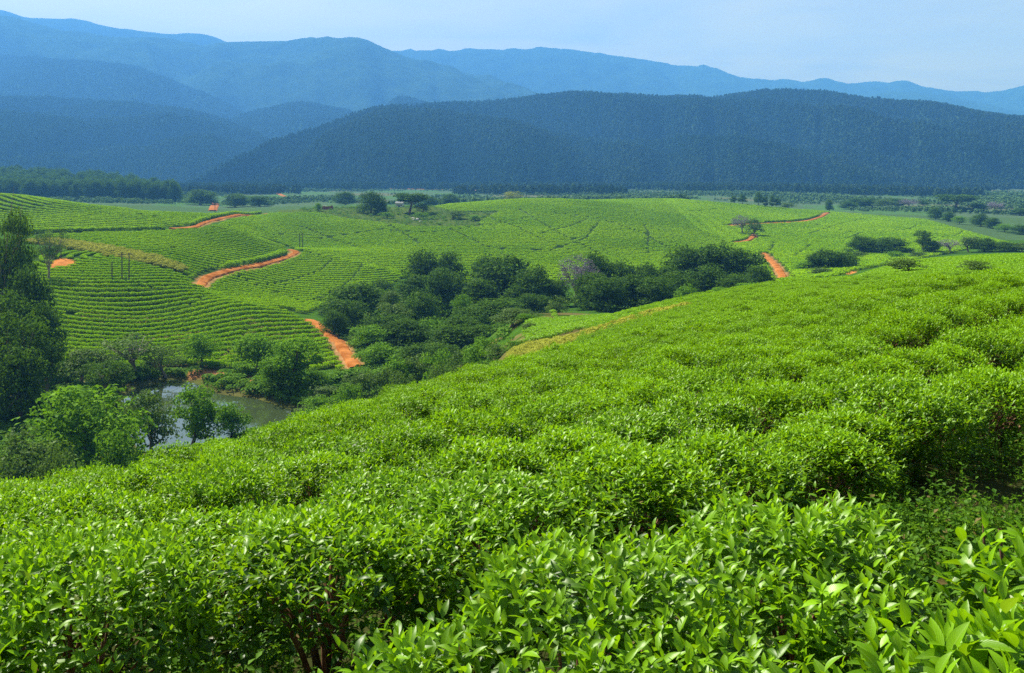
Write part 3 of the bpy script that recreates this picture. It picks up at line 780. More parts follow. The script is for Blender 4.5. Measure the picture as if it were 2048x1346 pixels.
# ------------------------------------------------------------------ tea fields beyond the valley
def clump(seed, n, w, h, leaf, mat='tea_far', tall=1.0):
    R = np.random.RandomState(seed)
    th, r = R.rand(n) * 6.28, np.sqrt(R.rand(n))
    side = R.rand(n) < .45
    r = np.where(side, .95, r)
    lob = 1 + .2 * np.sin(th * 3 + seed)
    x, y = r * np.cos(th) * w * lob, r * np.sin(th) * w * lob
    z = np.where(side, h * (.15 + .8 * R.rand(n)), h * (1 - .25 * r ** 2) + (R.rand(n) - .5) * .25 * h)
    pt = np.where(side, -.5 + R.rand(n) * .9, .1 + R.randn(n) * .45)
    leaf_tone = np.clip(.25 + .55 * (z / h) + R.randn(n) * .2 - .2 * side, 0, 1)  # lighter towards the top, darker on the side leaves
    tint = np.stack([leaf_tone, R.rand(n), np.zeros(n), np.ones(n)], 1)
    V, Q, C, UV = make_leaves(np.stack([x, y, z], 1), th + R.randn(n) * .8, pt, R.randn(n) * .4, leaf * (.7 + .6 * R.rand(n)), leaf * (.5 + .3 * R.rand(n)), .3 * np.ones(n), tint, rows=2)
    p = Pile(); p.add(V, Q, C, UV)
    return p.mesh('clump', M[mat])

def clump2(seed, n, w, h, leaf, mat='tea_far'):
    """same as clump but of broad four-cornered leaf sprays"""
    R = np.random.RandomState(seed)
    th, r = R.rand(n) * 6.28, np.sqrt(R.rand(n))
    side = R.rand(n) < .32
    r = np.where(side, .95, r)
    x, y = r * np.cos(th) * w, r * np.sin(th) * w
    z = np.where(side, h * (.1 + .8 * R.rand(n)), h * (1 - .22 * r ** 2) + (R.rand(n) - .5) * .22 * h)
    nrm = np.stack([x / w * np.where(side, 1.2, .5), y / w * np.where(side, 1.2, .5), np.where(side, .35, 1.0)], 1) + R.randn(n, 3) * .32
    leaf_tone = np.clip(.2 + .6 * (z / h) + R.randn(n) * .2 - .2 * side, 0, 1)  # tone rises with height, side leaves darker
    return quads(np.stack([x, y, z], 1), nrm, leaf * (.7 + .6 * R.rand(n)), leaf_tone, R, M[mat])

def quads(pos, nrm, size, leaf_tone, R, mat, dead=None, name='foliage', pile=None):
    n = len(pos)
    N = nrm / (np.linalg.norm(nrm, axis=1)[:, None] + 1e-9)
    ref = R.randn(n, 3)
    A = np.cross(N, ref); A /= np.linalg.norm(A, axis=1)[:, None] + 1e-9
    B = np.cross(N, A)
    s = size[:, None]
    asp = (.55 + .35 * R.rand(n))[:, None]
    bend = N * s * .18
    V = np.stack([pos - A * s - bend, pos - B * s * asp * (1 + .3 * R.rand(n))[:, None] + bend * .4, pos + A * s - bend, pos + B * s * asp + bend * .4], 1)
    tint = np.stack([leaf_tone, R.rand(n), dead if dead is not None else np.zeros(n), np.ones(n)], 1)
    Q = np.arange(n * 4).reshape(n, 4)
    if pile is not None:
        pile.add(V.reshape(-1, 3), Q, np.repeat(tint, 4, 0)); return
    return mesh_from(name, V.reshape(-1, 3), Q, col=np.repeat(tint, 4, 0), smooth=False, mat=mat)

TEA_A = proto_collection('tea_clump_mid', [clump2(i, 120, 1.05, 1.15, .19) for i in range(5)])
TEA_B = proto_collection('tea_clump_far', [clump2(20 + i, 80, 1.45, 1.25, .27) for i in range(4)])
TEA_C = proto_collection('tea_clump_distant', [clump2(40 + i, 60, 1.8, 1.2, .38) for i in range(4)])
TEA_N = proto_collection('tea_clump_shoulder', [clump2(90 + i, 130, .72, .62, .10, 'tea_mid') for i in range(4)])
DRY = proto_collection('dry_clump', [clump2(60 + i, 90, .9, 1.3, .17, 'dry') for i in range(3)])
HEDGE = proto_collection('hedge_clump', [clump2(70 + i, 110, .9, 1.7, .17, 'tea_far') for i in range(3)])

WOODS = [[(640,640),(690,590),(760,575),(830,560),(870,545),(930,560),(1090,585),(1110,640),(1060,680),(1000,720),(930,720),(800,770),(720,800),(690,720)],
         [(1105,600),(1180,560),(1340,575),(1480,560),(1540,575),(1500,610),(1330,625),(1110,640)]]
GAPS = [  # narrow lanes between the blocks of tea, in photo pixels (with nearest depth)
 ([(130,632),(230,634),(320,634),(370,622),(400,606),(412,594)], 195), ([(440,722),(470,700),(494,672),(503,652),(502,632)], 195), ([(300,586),(310,578)],195),
 ([(470,553),(500,568),(540,585),(580,600),(612,613)], 310), ([(530,575),(590,562),(640,545),(664,523)], 310), ([(600,612),(660,592),(705,562),(725,532)], 310),
 ([(600,455),(640,470),(700,492),(740,505)], 480), ([(770,447),(800,465),(840,490)], 480), ([(900,460),(970,495),(1010,510)], 480), ([(640,480),(760,462),(860,468),(960,455),(1080,433)], 480),
 ([(960,430),(1030,455),(1100,490),(1150,512)], 480), ([(1000,500),(1100,515),(1170,480),(1190,455)], 480), ([(1080,470),(1140,455),(1170,442)], 480), ([(1040,420),(1120,470),(1200,510)], 480), ([(1180,465),(1198,448)], 480), ([(1296,510),(1297,470),(1288,452)],480),
 ([(1100,427),(1200,440),(1290,470),(1340,500)], 480), ([(1620,470),(1680,450),(1745,437)], 450), ([(1630,450),(1720,470)], 450), ([(1690,480),(1724,468)], 450), ([(1760,468),(1820,460),(1845,447)], 450), ([(1860,480),(1910,475),(1930,462)], 450), ([(1540,505),(1548,485)], 420), ([(1590,515),(1620,492)], 400), ([(1380,425),(1450,418)], 500), ([(1400,440),(1380,430)],500),
 ([(0,425),(60,420),(110,410)], 390), ([(100,448),(170,436),(210,428)], 390), ([(260,428),(330,440),(420,436)], 440),
 ([(1075,672),(1110,658),(1180,645)], 100), ([(1700,545),(1790,528)], 120),
]
GAPW = [np.array([hit(u, v, y) for u, v in p]) for p, y in GAPS]

def in_woods(u, v, Y):
    k = np.zeros(u.shape, bool)
    for p in WOODS: k |= in_poly(u, v, p)
    return k & (Y > 180) & (Y < 330)

def field(poly, y0, y1, centre, pitch, step, seed, jit=.22, keep=None):
    R = np.random.RandomState(seed)
    # bounding box of the polygon on the ground
    us = [p[0] for p in poly]
    x0, x1 = min(y0 * (min(us) - U0) / F, y1 * (min(us) - U0) / F), max(y0 * (max(us) - U0) / F, y1 * (max(us) - U0) / F)
    cx, cy = centre
    cs = [(x0, y0), (x0, y1), (x1, y0), (x1, y1)]
    rmax = max(math.hypot(a - cx, b - cy) for a, b in cs)
    out = []
    for r in np.arange(pitch, rmax, pitch):
        n = max(3, int(2 * math.pi * r / step))
        th = (np.arange(n) + R.rand()) / n * 2 * np.pi
        wob = 1 + 0.012 * np.sin(th * 7 + cx) + .006 * np.sin(th * 17)
        x, y = cx + r * wob * np.cos(th), cy + r * wob * np.sin(th)
        k = (x > x0) & (x < x1) & (y > y0) & (y < y1)
        if k.any(): out.append(np.c_[x[k], y[k]])
    P = np.vstack(out); P += R.randn(*P.shape) * jit * step * .35
    z = ground(P[:, 0], P[:, 1])
    u, v = to_px(P[:, 0], P[:, 1], z)
    k = in_poly(u, v, poly) & ~in_woods(u, v, P[:, 1])
    for pl, a, b in BARE + ROUGH: k &= ~(in_poly(u, v, pl) & (P[:, 1] > a) & (P[:, 1] < b))
    P, z = P[k], z[k]
    k = road_dist(P[:, 0], P[:, 1]) > pitch * .35 + .3
    gw = np.clip(P[:, 1] / 440, .6, 1.3)
    for g in GAPW:
        b = g.min(0) - 6, g.max(0) + 6
        mm_ = (P[:, 0] > b[0][0]) & (P[:, 0] < b[1][0]) & (P[:, 1] > b[0][1]) & (P[:, 1] < b[1][1])
        if mm_.any():
            dd = seg_dist(P[mm_, 0], P[mm_, 1], [tuple(q) for q in g])
            kk = k[mm_]; kk &= dd > gw[mm_]; k[mm_] = kk
    k &= R.rand(len(P)) > .03
    P, z = P[k], z[k]
    return np.c_[P, z + .02]

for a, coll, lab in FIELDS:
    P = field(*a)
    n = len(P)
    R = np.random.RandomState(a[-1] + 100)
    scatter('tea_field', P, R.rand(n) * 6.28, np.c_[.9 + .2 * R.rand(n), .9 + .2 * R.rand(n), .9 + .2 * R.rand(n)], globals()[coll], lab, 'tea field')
    print('FIELD', lab, n)

def strip(px, ymin, width, gap, seed, off=(0, 0)):
    pts = np.array([hit(u, v, ymin) for u, v in px])
    d = np.r_[0, np.cumsum(np.hypot(*np.diff(pts, axis=0).T))]
    R = np.random.RandomState(seed)
    n = int(d[-1] * width / gap ** 2)
    t = R.rand(n) * d[-1]
    x = np.interp(t, d, pts[:, 0]) + (R.rand(n) - .5) * width + off[0]; y = np.interp(t, d, pts[:, 1]) + (R.rand(n) - .5) * width + off[1]
    k = road_dist(x, y) > .6
    x, y = x[k], y[k]
    return np.c_[x, y, ground(x, y)]

def hedge(name, px, ymin, width, gap, seed, coll, label, cat, size=1.0):
    P = strip(px, ymin, width, gap, seed)
    R = np.random.RandomState(seed)
    scatter(name, P, R.rand(len(P)) * 6.28, size * (.8 + .5 * R.rand(len(P))), coll, label, cat)

hedge('dry_hedge', [(70,484),(120,490),(180,500),(250,514),(310,528),(352,541)], 300, 9, 1.0, 3, DRY, 'broad band of yellowish dry scrub across the left hill', 'scrub', 1.2)
hedge('hedge', [(60,468),(150,465),(250,463),(330,461)], 400, 3, .9, 5, HEDGE, 'dark hedge along the foot of the upper left field', 'hedge', 1.1)
hedge('hedge', [(412,559),(450,541),(500,530),(545,518),(568,508)], 330, 2.4, .75, 6, HEDGE, 'dark hedge along the inner side of the bend in the dirt road', 'hedge', 1.05)
hedge('hedge', [(384,452),(400,446),(415,439),(440,434),(520,427)], 400, 2.4, .9, 7, HEDGE, 'dark hedge along the upper side of the ridge road', 'hedge', 1.05)
hedge('hedge', [(1530,446),(1580,444),(1612,440),(1640,431)], 560, 2.5, 1.1, 8, HEDGE, 'thin dark hedge along the crest road on the right hill', 'hedge', 1.1)
hedge('hedge', [(1466,486),(1490,480),(1497,474)], 450, 2, 1.0, 9, HEDGE, 'short dark hedge on the inside of the hook shaped road', 'hedge', 1.0)
hedge('verge_scrub', [(1345,634),(1290,645),(1220,665),(1150,688),(1080,704),(1010,725)], 40, 3.0, .55, 10, DRY, 'dry yellow grass strip along the edge of the near slope', 'dry grass', .55)

# ------------------------------------------------------------------ trees
def blobs_crown(seed, kind):
    """unit tree: height 1, crown about 1 wide. returns crown pile mesh, trunk mesh"""
    R = np.random.RandomState(seed)
    K = dict(dense=dict(n=60, zc=.50, rz=.50, rx=.47, br=(.10, .19), q=105, s=.021, core=.5, mat='dense', bark='bark', limb=6),
             olive=dict(n=48, zc=.52, rz=.46, rx=.46, br=(.08, .16), q=85, s=.020, core=.3, mat='olive', bark='palebark', limb=7),
             bright=dict(n=52, zc=.53, rz=.46, rx=.47, br=(.09, .17), q=95, s=.020, core=.35, mat='bright', bark='bark', limb=7),
             feathery=dict(n=44, zc=.60, rz=.38, rx=.46, br=(.06, .13), q=62, s=.016, core=.1, mat='olive', bark='palebark', limb=9),
             gum=dict(n=46, zc=.60, rz=.39, rx=.42, br=(.06, .13), q=100, s=.018, core=.3, mat='dense', bark='palebark', limb=9),
             poplar=dict(n=30, zc=.52, rz=.48, rx=.36, br=(.10, .16), q=80, s=.03, core=.6, mat='dense', bark='bark', limb=2),
             umbrella=dict(n=44, zc=.72, rz=.24, rx=.47, br=(.10, .16), q=100, s=.026, core=.4, mat='dense', bark='bark', limb=8),
             bare=dict(n=46, zc=.60, rz=.38, rx=.46, br=(.06, .13), q=60, s=.013, core=.1, mat='bare', bark='palebark', limb=10),
             shrub=dict(n=34, zc=.46, rz=.42, rx=.44, br=(.10, .20), q=80, s=.026, core=.3, mat='bright', bark='bark', limb=5),
             shrub_olive=dict(n=34, zc=.46, rz=.42, rx=.44, br=(.08, .18), q=75, s=.024, core=.2, mat='olive', bark='bark', limb=5),
             shrub_dry=dict(n=30, zc=.46, rz=.42, rx=.44, br=(.08, .18), q=75, s=.024, core=.2, mat='dry', bark='bark', limb=5))[kind]
    n = K['n']
    d = R.randn(n, 3); d /= np.linalg.norm(d, axis=1)[:, None]
    rad = R.rand(n) ** .45
    c = d * rad[:, None] * np.array([K['rx'] * .80, K['rx'] * .80, K['rz'] * .80])
    c[:, 0] += .05 * R.randn(); c[:, 1] += .05 * R.randn()
    if kind == 'poplar': c[:, :2] *= np.clip(1.15 - np.abs(c[:, 2:3] / K['rz'] + .25) ** 1.3, .15, 1)
    if kind in ('dense', 'bright', 'olive'):                             # fuller at the bottom, domed top
        c[:, :2] *= np.clip(1.05 - .35 * np.clip(c[:, 2:3] / K['rz'], -1, 1), .6, 1.3)
    c[:, 2] += K['zc']
    if kind == 'dense':                                      # skirts hanging low
        e = 16; a_ = R.rand(e) * 6.28; q_ = K['rx'] * (.35 + .5 * R.rand(e))
        c = np.vstack([c, np.stack([np.cos(a_) * q_, np.sin(a_) * q_, .10 + .22 * R.rand(e)], 1)]); n += e
    br = K['br'][0] + (K['br'][1] - K['br'][0]) * R.rand(n) ** 1.2
    pos, nr, ag, sz, dead = [], [], [], [], []
    for i in range(n):
        q = int(K['q'] * (br[i] / K['br'][1]) ** 1.3) + 14
        e = R.randn(q, 3); e /= np.linalg.norm(e, axis=1)[:, None]
        e[:, 2] = np.where(e[:, 2] < -.45, e[:, 2] * .4, e[:, 2])
        rr = br[i] * np.where(R.rand(q) < K['core'] * .4, R.rand(q) * .7, .78 + .3 * R.rand(q))
        pp = c[i] + e * rr[:, None] * np.array([1.1, 1.1, .82])
        pos.append(pp)
        nr.append(e + R.randn(q, 3) * .55 + np.array([0, 0, .25]))
        ag.append(np.clip(.38 + .20 * R.randn() + .18 * R.randn(q), 0, 1))
        sz.append(K['s'] * (.65 + .75 * R.rand(q)))
    pos = np.vstack(pos); nr = np.vstack(nr); ag = np.hstack(ag); sz = np.hstack(sz)
    pos[:, 2] = np.maximum(pos[:, 2], .03 + .05 * R.rand(len(pos)))
    zt = np.percentile(pos[:, 2], 99.3)
    ww = 2 * np.percentile(np.hypot(pos[:, 0], pos[:, 1]), 97.5)
    nf = np.array([1 / ww, 1 / ww, 1 / zt]); pos = pos * nf; c = c * nf       # height 1, spread 1
    crown = quads(pos, nr, sz, ag, R, M[K['mat']], name='crown')
    p = Pile()
    top = np.array([c[:, 0].mean(), c[:, 1].mean(), K['zc'] + K['rz'] * .35])
    shrubby = kind.startswith('shrub')
    t = np.linspace(0, 1, 7)[:, None]
    bend = np.array([R.randn() * .05, R.randn() * .05, 0])
    tr = t * top + np.sin(t * np.pi) * bend + (1 - t) * np.array([0, 0, -.06])
    r0 = dict(poplar=.035, shrub=.022, shrub_olive=.022, shrub_dry=.022).get(kind, .034)
    p.add(*tube_np(tr, r0 * 1.15, r0 * .25, 7))
    for j in range(K['limb']):
        tgt = c[R.randint(n)]
        s0 = R.uniform(.08, .3) if shrubby else R.uniform(.28, .75)
        a = s0 * top + math.sin(s0 * math.pi) * bend
        mid = (a + tgt) / 2 + np.array([0, 0, -.04]) + R.randn(3) * .02
        tt = np.linspace(0, 1, 5)[:, None]
        p.add(*tube_np((1 - tt) ** 2 * a + 2 * tt * (1 - tt) * mid + tt * tt * tgt, r0 * .5, r0 * .12, 5))
        if kind in ('bare', 'feathery', 'gum'):
            for q in range(3):
                t2 = tgt + R.randn(3) * .09 + np.array([0, 0, .05])
                p.add(*tube_np(np.linspace(mid, t2, 4), r0 * .22, r0 * .06, 4))
    trunk = p.mesh('trunk', M[K['bark']])
    return crown, trunk

PROTO = {}
for k, nv in dict(dense=5, olive=3, bright=4, feathery=3, gum=3, poplar=2, umbrella=1, bare=2, shrub=3, shrub_olive=3, shrub_dry=1).items():
    PROTO[k] = [blobs_crown(hash_ * 17 + len(k) * 101 + ord(k[0]), k) for hash_ in range(nv)]

NAMES = dict(dense='evergreen_tree', olive='olive_tree', bright='leafy_tree', feathery='feathery_tree', gum='tall_dark_tree', poplar='conifer_tree', umbrella='umbrella_tree', bare='leafless_tree', shrub='green_shrub', shrub_olive='olive_shrub', shrub_dry='dry_shrub')
RT = np.random.RandomState(99)
def tree(kind, u, vtop, Y, wpx, label, group=None, sink=0.0):
    x = Y * (u - U0) / F
    z = gz(x, Y) - sink
    h = -(vtop - VH) / F * Y - z
    w = wpx / F * Y * (1.2 if group in (W1, W3) else 1.05)
    h = max(h, w * .35)
    vs = PROTO[kind]
    cm, tm = vs[RT.randint(len(vs))]
    root = empty(NAMES[kind], (x, Y, z), rz=RT.rand() * 6.28, scale=(w, w, h))
    obj('crown', cm, root); obj('trunk', tm, root)
    tag(root, label, 'shrub' if 'shrub' in kind else 'tree', group)
    return root

T = [
 # left edge
 ('gum', 4, 426, 215, 112, 'tallest dark tree at the left edge, rising above the upper left field', None),
 ('dense', 55, 540, 205, 110, 'dark shaded tree below the tallest one at the left edge', None),
 ('gum', 20, 632, 168, 150, 'dark tree with pale bent trunk at the left edge beside the pond clearing', None),
 ('gum', 92, 668, 172, 100, 'dark tree with slim trunks between the left edge and the pond', None),
 ('feathery', 97, 463, 288, 66, 'thin airy tree beside the bare orange patch on the left hill', None),
 ('shrub_olive', 40, 452, 380, 40, 'small olive shrub at the left end of the upper left field', None),
 ('dense', 22, 478, 222, 76, 'dark tree filling the shade under the tallest tree at the left edge', None),
 ('dense', -20, 520, 212, 105, 'dark tree cut by the left edge of the photo', None),
 ('dense', 20, 590, 190, 130, 'dark tree in the deep shade at the middle of the left edge', None),
 ('dense', 90, 610, 196, 70, 'dark bushy tree at the right side of the shade on the left', None),
 ('dense', 40, 700, 160, 120, 'dark round tree low at the left edge beside the pale bent trunk', None),
 # round the pond
 ('olive', 160, 700, 188, 115, 'olive green tree left of the greyish feathery trees by the pond', None),
 ('feathery', 272, 675, 196, 150, 'greyish feathery tree at the far left shore of the pond', None),
 ('feathery', 335, 690, 199, 90, 'thin feathery tree leaning over the far shore of the pond', None),
 ('gum', 215, 722, 180, 105, 'dark glossy tree with bare branches in front of the feathery trees', None),
 ('bright', 402, 668, 206, 84, 'small green tree standing alone on the orange far bank of the pond', None),
 ('bright', 507, 668, 200, 118, 'rounded green tree on the far bank above the bare orange soil', None),
 ('bright', 606, 676, 184, 140, 'broad green tree with forked trunk at the right end of the pond', None),
 ('bright', 550, 722, 184, 70, 'smaller green tree touching the broad tree at the right end of the pond', None),
 ('bright', 170, 776, 128, 250, 'large light green tree on the near shore at the lower left', None),
 ('olive', 45, 866, 112, 190, 'yellowish low tree at the bottom left corner of the trees', None),
 ('bright', 378, 775, 150, 118, 'green tree in front of the pond with water behind its trunk', None),
 ('olive', 300, 782, 140, 120, 'bushy tree between the large light green tree and the pond', None),
 ('bright', 462, 806, 149, 74, 'small tree leaning over the near edge of the pond', None),
 ('shrub', 250, 862, 118, 110, 'low dark green shrub under the large light green tree', None),
 ('shrub_olive', 120, 900, 108, 90, 'low yellow green shrub at the foot of the large light green tree', None),
 ('shrub', 480, 748, 203, 44, 'low bush on the grassy tongue of the far bank', None),
 ('shrub', 430, 752, 203, 34, 'small bush on the bare orange bank beside the lone tree', None),
 ('shrub_olive', 655, 770, 176, 70, 'low scrub between the broad pond tree and the dirt road', None),
 ('shrub_olive', 700, 756, 176, 50, 'olive scrub at the lower end of the dirt road by the pond', None),
 ('shrub', 232, 764, 203, 60, 'dark shrub at the far left corner of the pond', None),
 ('shrub', 300, 752, 204, 46, 'shrub on the far bank under the greyish feathery tree', None),
 ('shrub', 360, 748, 207, 40, 'low shrub on the far bank left of the lone tree', None),
 ('shrub', 545, 782, 196, 54, 'dark shrub overhanging the pond under the rounded tree', None),
 ('bright', 640, 742, 186, 60, 'leafy tree right of the broad pond tree by the road end', None),
 ('shrub_olive', 610, 810, 168, 50, 'olive shrub at the right end of the water', None),
 ('olive', 225, 800, 140, 76, 'olive tree over the left part of the pond', None),
 ('shrub', 640, 792, 168, 60, 'scrub at the right tip of the pond under the near slope', None),
]
W1 = 'trees of the wood in the valley'
WL = 'dark rounded tree packed inside the wood between the dirt road and the middle hill'
for kind, u, vt, Y, w, lab in [
 ('dense', 858, 503, 345, 78, 'leftmost of the two tall dark trees at the back of the wood'),
 ('dense', 900, 506, 340, 68, 'right one of the two tall dark trees at the back of the wood'),
 ('dense', 1015, 514, 318, 130, 'biggest dark tree with broad dome at the right of the wood'),
 ('dense', 1070, 535, 300, 84, 'dark tree sloping down at the right end of the wood'),
 ('dense', 965, 513, 345, 70, 'dark tree left of the biggest dome in the wood'),
 ('dense', 885, 540, 310, 82, WL), ('dense', 720, 568, 292, 130, 'broad grey green tree at the upper left of the wood'),
 ('olive', 785, 584, 282, 56, 'yellowish tree showing among the dark crowns of the wood'),
 ('dense', 832, 584, 278, 90, WL), ('dense', 835, 552, 322, 76, 'dark tree poking above the striped field edge at the wood'),
 ('dense', 690, 602, 266, 90, WL), ('dense', 668, 622, 256, 46, 'tree at the left tip of the wood beside the dirt road'),
 ('dense', 1000, 598, 268, 112, 'rounded dark tree in the centre right of the wood'), ('dense', 930, 616, 256, 90, WL),
 ('bright', 862, 640, 242, 100, 'light green tree packed inside the dark wood beside the dirt road'), ('dense', 920, 634, 240, 100, WL), ('dense', 760, 632, 238, 112, WL),
 ('bright', 735, 652, 228, 80, 'lighter green tree above the lower end of the dirt road'), ('dense', 810, 640, 234, 90, WL),
 ('dense', 905, 652, 224, 104, WL), ('olive', 1022, 630, 190, 92, 'pale olive tree at the lower right corner of the wood'),
 ('dense', 962, 662, 222, 76, WL), ('bright', 758, 690, 208, 84, 'leafy tree at the front of the wood beside the dirt road'),
 ('dense', 838, 690, 206, 88, WL), ('bright', 925, 590, 285, 40, 'small bright green tree in the gap behind the front crowns'), ('olive', 790, 610, 262, 84, 'grey olive tree half buried among the dark crowns of the wood'), ('dense', 1065, 590, 275, 70, WL), ('dense', 960, 560, 305, 80, WL),
 ('dense', 880, 690, 212, 80, WL), ('dense', 1040, 575, 300, 90, WL), ('dense', 760, 560, 330, 60, WL)]:
    T.append((kind, u, vt, Y, w, lab, W1))
G2 = 'scrub in front of the wood'
for kind, u, vt, Y, w, lab in [
 ('shrub', 790, 716, 180, 90, 'green shrub in front of the wood left of the olive thicket'), ('shrub_olive', 835, 714, 178, 84, 'olive shrub in the thicket below the wood'),
 ('shrub', 880, 700, 174, 76, 'rounded light green shrub at the middle of the thicket'), ('shrub_olive', 915, 704, 165, 70, 'olive shrub in the thicket near the slope edge'),
 ('shrub', 955, 690, 160, 70, 'light green shrub below the pale olive tree'), ('shrub_olive', 995, 690, 150, 60, 'olive shrub touching the dry yellow grass strip'),
 ('shrub_olive', 730, 742, 172, 80, 'spreading olive shrub above the slope left of the thicket'), ('shrub_olive', 765, 738, 168, 60, 'small olive shrub next to the spreading one'),
 ('shrub', 700, 768, 165, 60, 'low green shrub just over the slope edge by the road end'), ('shrub', 1032, 682, 140, 52, 'small dark shrub at the upper end of the thicket'), ('shrub_olive', 1062, 668, 160, 40, 'pale scrub between the pale olive tree and the dry grass strip'), ('shrub', 975, 676, 165, 60, 'mid green shrub left of the pale olive tree'), ('bright', 1050, 650, 185, 44, 'slim green tree right of the pale olive tree'), ('shrub_olive', 870, 730, 150, 70, 'olive shrub at the front of the thicket over the slope edge'), ('shrub_olive', 810, 745, 155, 70, 'low olive shrub at the front of the thicket')]:
    T.append((kind, u, vt, Y, w, lab, G2))
W3 = 'trees of the second wood'
WL2 = 'dark tree standing in the line of the second wood right of the first'
for kind, u, vt, Y, w, lab in [
 ('bare', 1150, 510, 300, 84, 'greyish half bare tree at the left of the second wood'), ('dense', 1192, 508, 312, 72, 'dark tree beside the greyish half bare one'),
 ('dense', 1240, 524, 310, 76, WL2), ('dense', 1290, 530, 310, 76, WL2), ('dense', 1332, 535, 310, 66, WL2), ('dense', 1180, 548, 285, 84, WL2),
 ('dense', 1380, 496, 335, 100, 'tall broad tree at the left shoulder of the big dome on the right wood'), ('dense', 1430, 488, 338, 110, 'tallest broad tree at the top of the right wood'),
 ('dense', 1482, 500, 332, 96, 'broad tree at the right shoulder of the right wood'), ('dense', 1516, 533, 312, 56, 'lower dark tree at the right tip of the right wood'),
 ('dense', 1272, 548, 285, 84, WL2), ('dense', 1412, 532, 300, 96, WL2), ('dense', 1350, 546, 290, 84, WL2), ('dense', 1222, 556, 275, 80, WL2), ('dense', 1320, 556, 275, 80, WL2), ('dense', 1466, 548, 290, 80, WL2),
 ('shrub', 1375, 570, 262, 46, 'bright rounded shrub at the front of the right wood'), ('shrub', 1500, 566, 270, 54, 'green shrub below the right tip of the right wood'),
 ('shrub_olive', 1540, 562, 280, 42, 'olive shrub beside the lower end of the gully road'), ('shrub_olive', 1116, 592, 255, 44, 'pale shrub in the gap between the two woods'), ('shrub', 1440, 575, 262, 50, 'dark low shrub along the foot of the right wood'), ('dense', 1115, 560, 300, 60, 'narrow dark tree in the gap between the two woods')]:
    T.append((kind, u, vt, Y, w, lab, W3))
W4 = 'trees in the gully on the right'
for kind, u, vt, Y, w, lab in [
 ('dense', 1655, 505, 378, 76, 'round dark tree in the gully right of the gully road'), ('dense', 1627, 511, 382, 34, 'small dark tree left of the round one in the gully'), ('dense', 1686, 510, 384, 46, 'dark tree right of the round one in the gully'),
 ('dense', 1722, 477, 505, 56, 'dark tree at the left end of the tree line across the right hill'), ('dense', 1792, 483, 500, 74, 'wide dark tree in the tree line across the right hill'), ('dense', 1762, 488, 500, 44, 'low dark tree filling the tree line next to the wide one'),
 ('gum', 1848, 466, 500, 32, 'tall narrow tree standing up from the tree line on the right'), ('dense', 1866, 486, 500, 34, 'short tree right of the tall narrow one'),
 ('bare', 1902, 484, 500, 44, 'purple grey leafless tree in the tree line on the right'), ('olive', 1938, 478, 500, 40, 'grey green tree right of the purple leafless one'), ('dense', 1972, 482, 495, 46, 'dark tree toward the right end of the tree line'),
 ('dense', 2008, 490, 490, 44, 'lower dark tree near the right edge in the tree line'), ('olive', 2044, 496, 485, 40, 'olive tree at the right edge in the tree line'),
 ('shrub_olive', 1720, 508, 470, 30, 'low shrub at the foot of the tree line, left of its light gap'), ('shrub', 1790, 507, 465, 34, 'rounded low shrub in front of the wide dark tree'), ('shrub_olive', 1836, 509, 465, 30, 'pale low shrub under the tall narrow tree'), ('shrub_olive', 1640, 548, 330, 40, 'olive scrub in the bottom of the gully'), ('shrub', 1610, 540, 380, 46, 'green scrub beside the lower end of the gully road'),
 ('shrub_olive', 1822, 519, 130, 74, 'open wispy bush standing up from the ridge at the right'), ('shrub_olive', 1940, 522, 120, 60, 'faint low bush on the ridge near the right edge')]:
    T.append((kind, u, vt - (5 if 'shrub' not in kind else 1), Y, w * 1.22, lab, W4))
W5 = 'trees on the far crest'
for kind, u, vt, Y, w, lab in [
 ('bare', 1486, 430, 640, 44, 'lilac grey bare tree beside the bend of the crest road'), ('olive', 1508, 437, 632, 42, 'grey green tree touching the lilac one at the road bend'),
 ('poplar', 1468, 392, 930, 19, 'leftmost slim conifer behind the right hill'), ('poplar', 1484, 388, 930, 20, 'second slim conifer from the left behind the right hill'), ('poplar', 1516, 384, 930, 22, 'tallest pointed conifer behind the right hill'), ('poplar', 1533, 393, 930, 15, 'thin conifer just right of the tallest one'), ('poplar', 1543, 391, 930, 15, 'middle thin conifer of the close group of three'), ('poplar', 1555, 393, 930, 15, 'rightmost slim conifer behind the right hill'),
 ('shrub_olive', 1580, 405, 1010, 38, 'olive scrub right of the slim conifers'), ('dense', 1350, 391, 1030, 22, 'small round tree on the skyline of the middle hill'), ('dense', 1120, 396, 1020, 20, 'dark bush on the skyline where the middle hill is highest'), ('shrub_dry', 1026, 383, 1000, 38, 'rusty orange tree behind the top of the middle hill'), ('dense', 1240, 393, 1040, 22, 'dark bush behind the skyline between the middle and right hills'), ('dense', 1660, 400, 1020, 18, 'tree at the far end of the crest road'),
 ('dense', 742, 384, 690, 58, 'green tree with dense crown on top of the middle hill'), ('dense', 766, 404, 690, 20, 'small tree leaning against the dense one on the hilltop'), ('umbrella', 818, 387, 690, 78, 'flat topped umbrella tree on top of the middle hill'), ('shrub_olive', 842, 408, 690, 36, 'grey scrub under the umbrella tree'), ('shrub', 636, 406, 700, 18, 'round bush left of the brick ruin'), ('shrub', 775, 437, 660, 30, 'dark low scrub below the dense hilltop tree'), ('shrub', 845, 434, 655, 34, 'scrub patch below the umbrella tree'), ('shrub_olive', 905, 436, 650, 50, 'rough scrub at the right of the hilltop clearing'), ('shrub', 950, 445, 640, 30, 'dark bush at the right end of the hilltop clearing')]:
    T.append((kind, u, vt, Y, w, lab, W5))
W6 = 'trees on the valley floor at the right'
VL = 'hazy tree in the loose groves on the valley floor at the right'
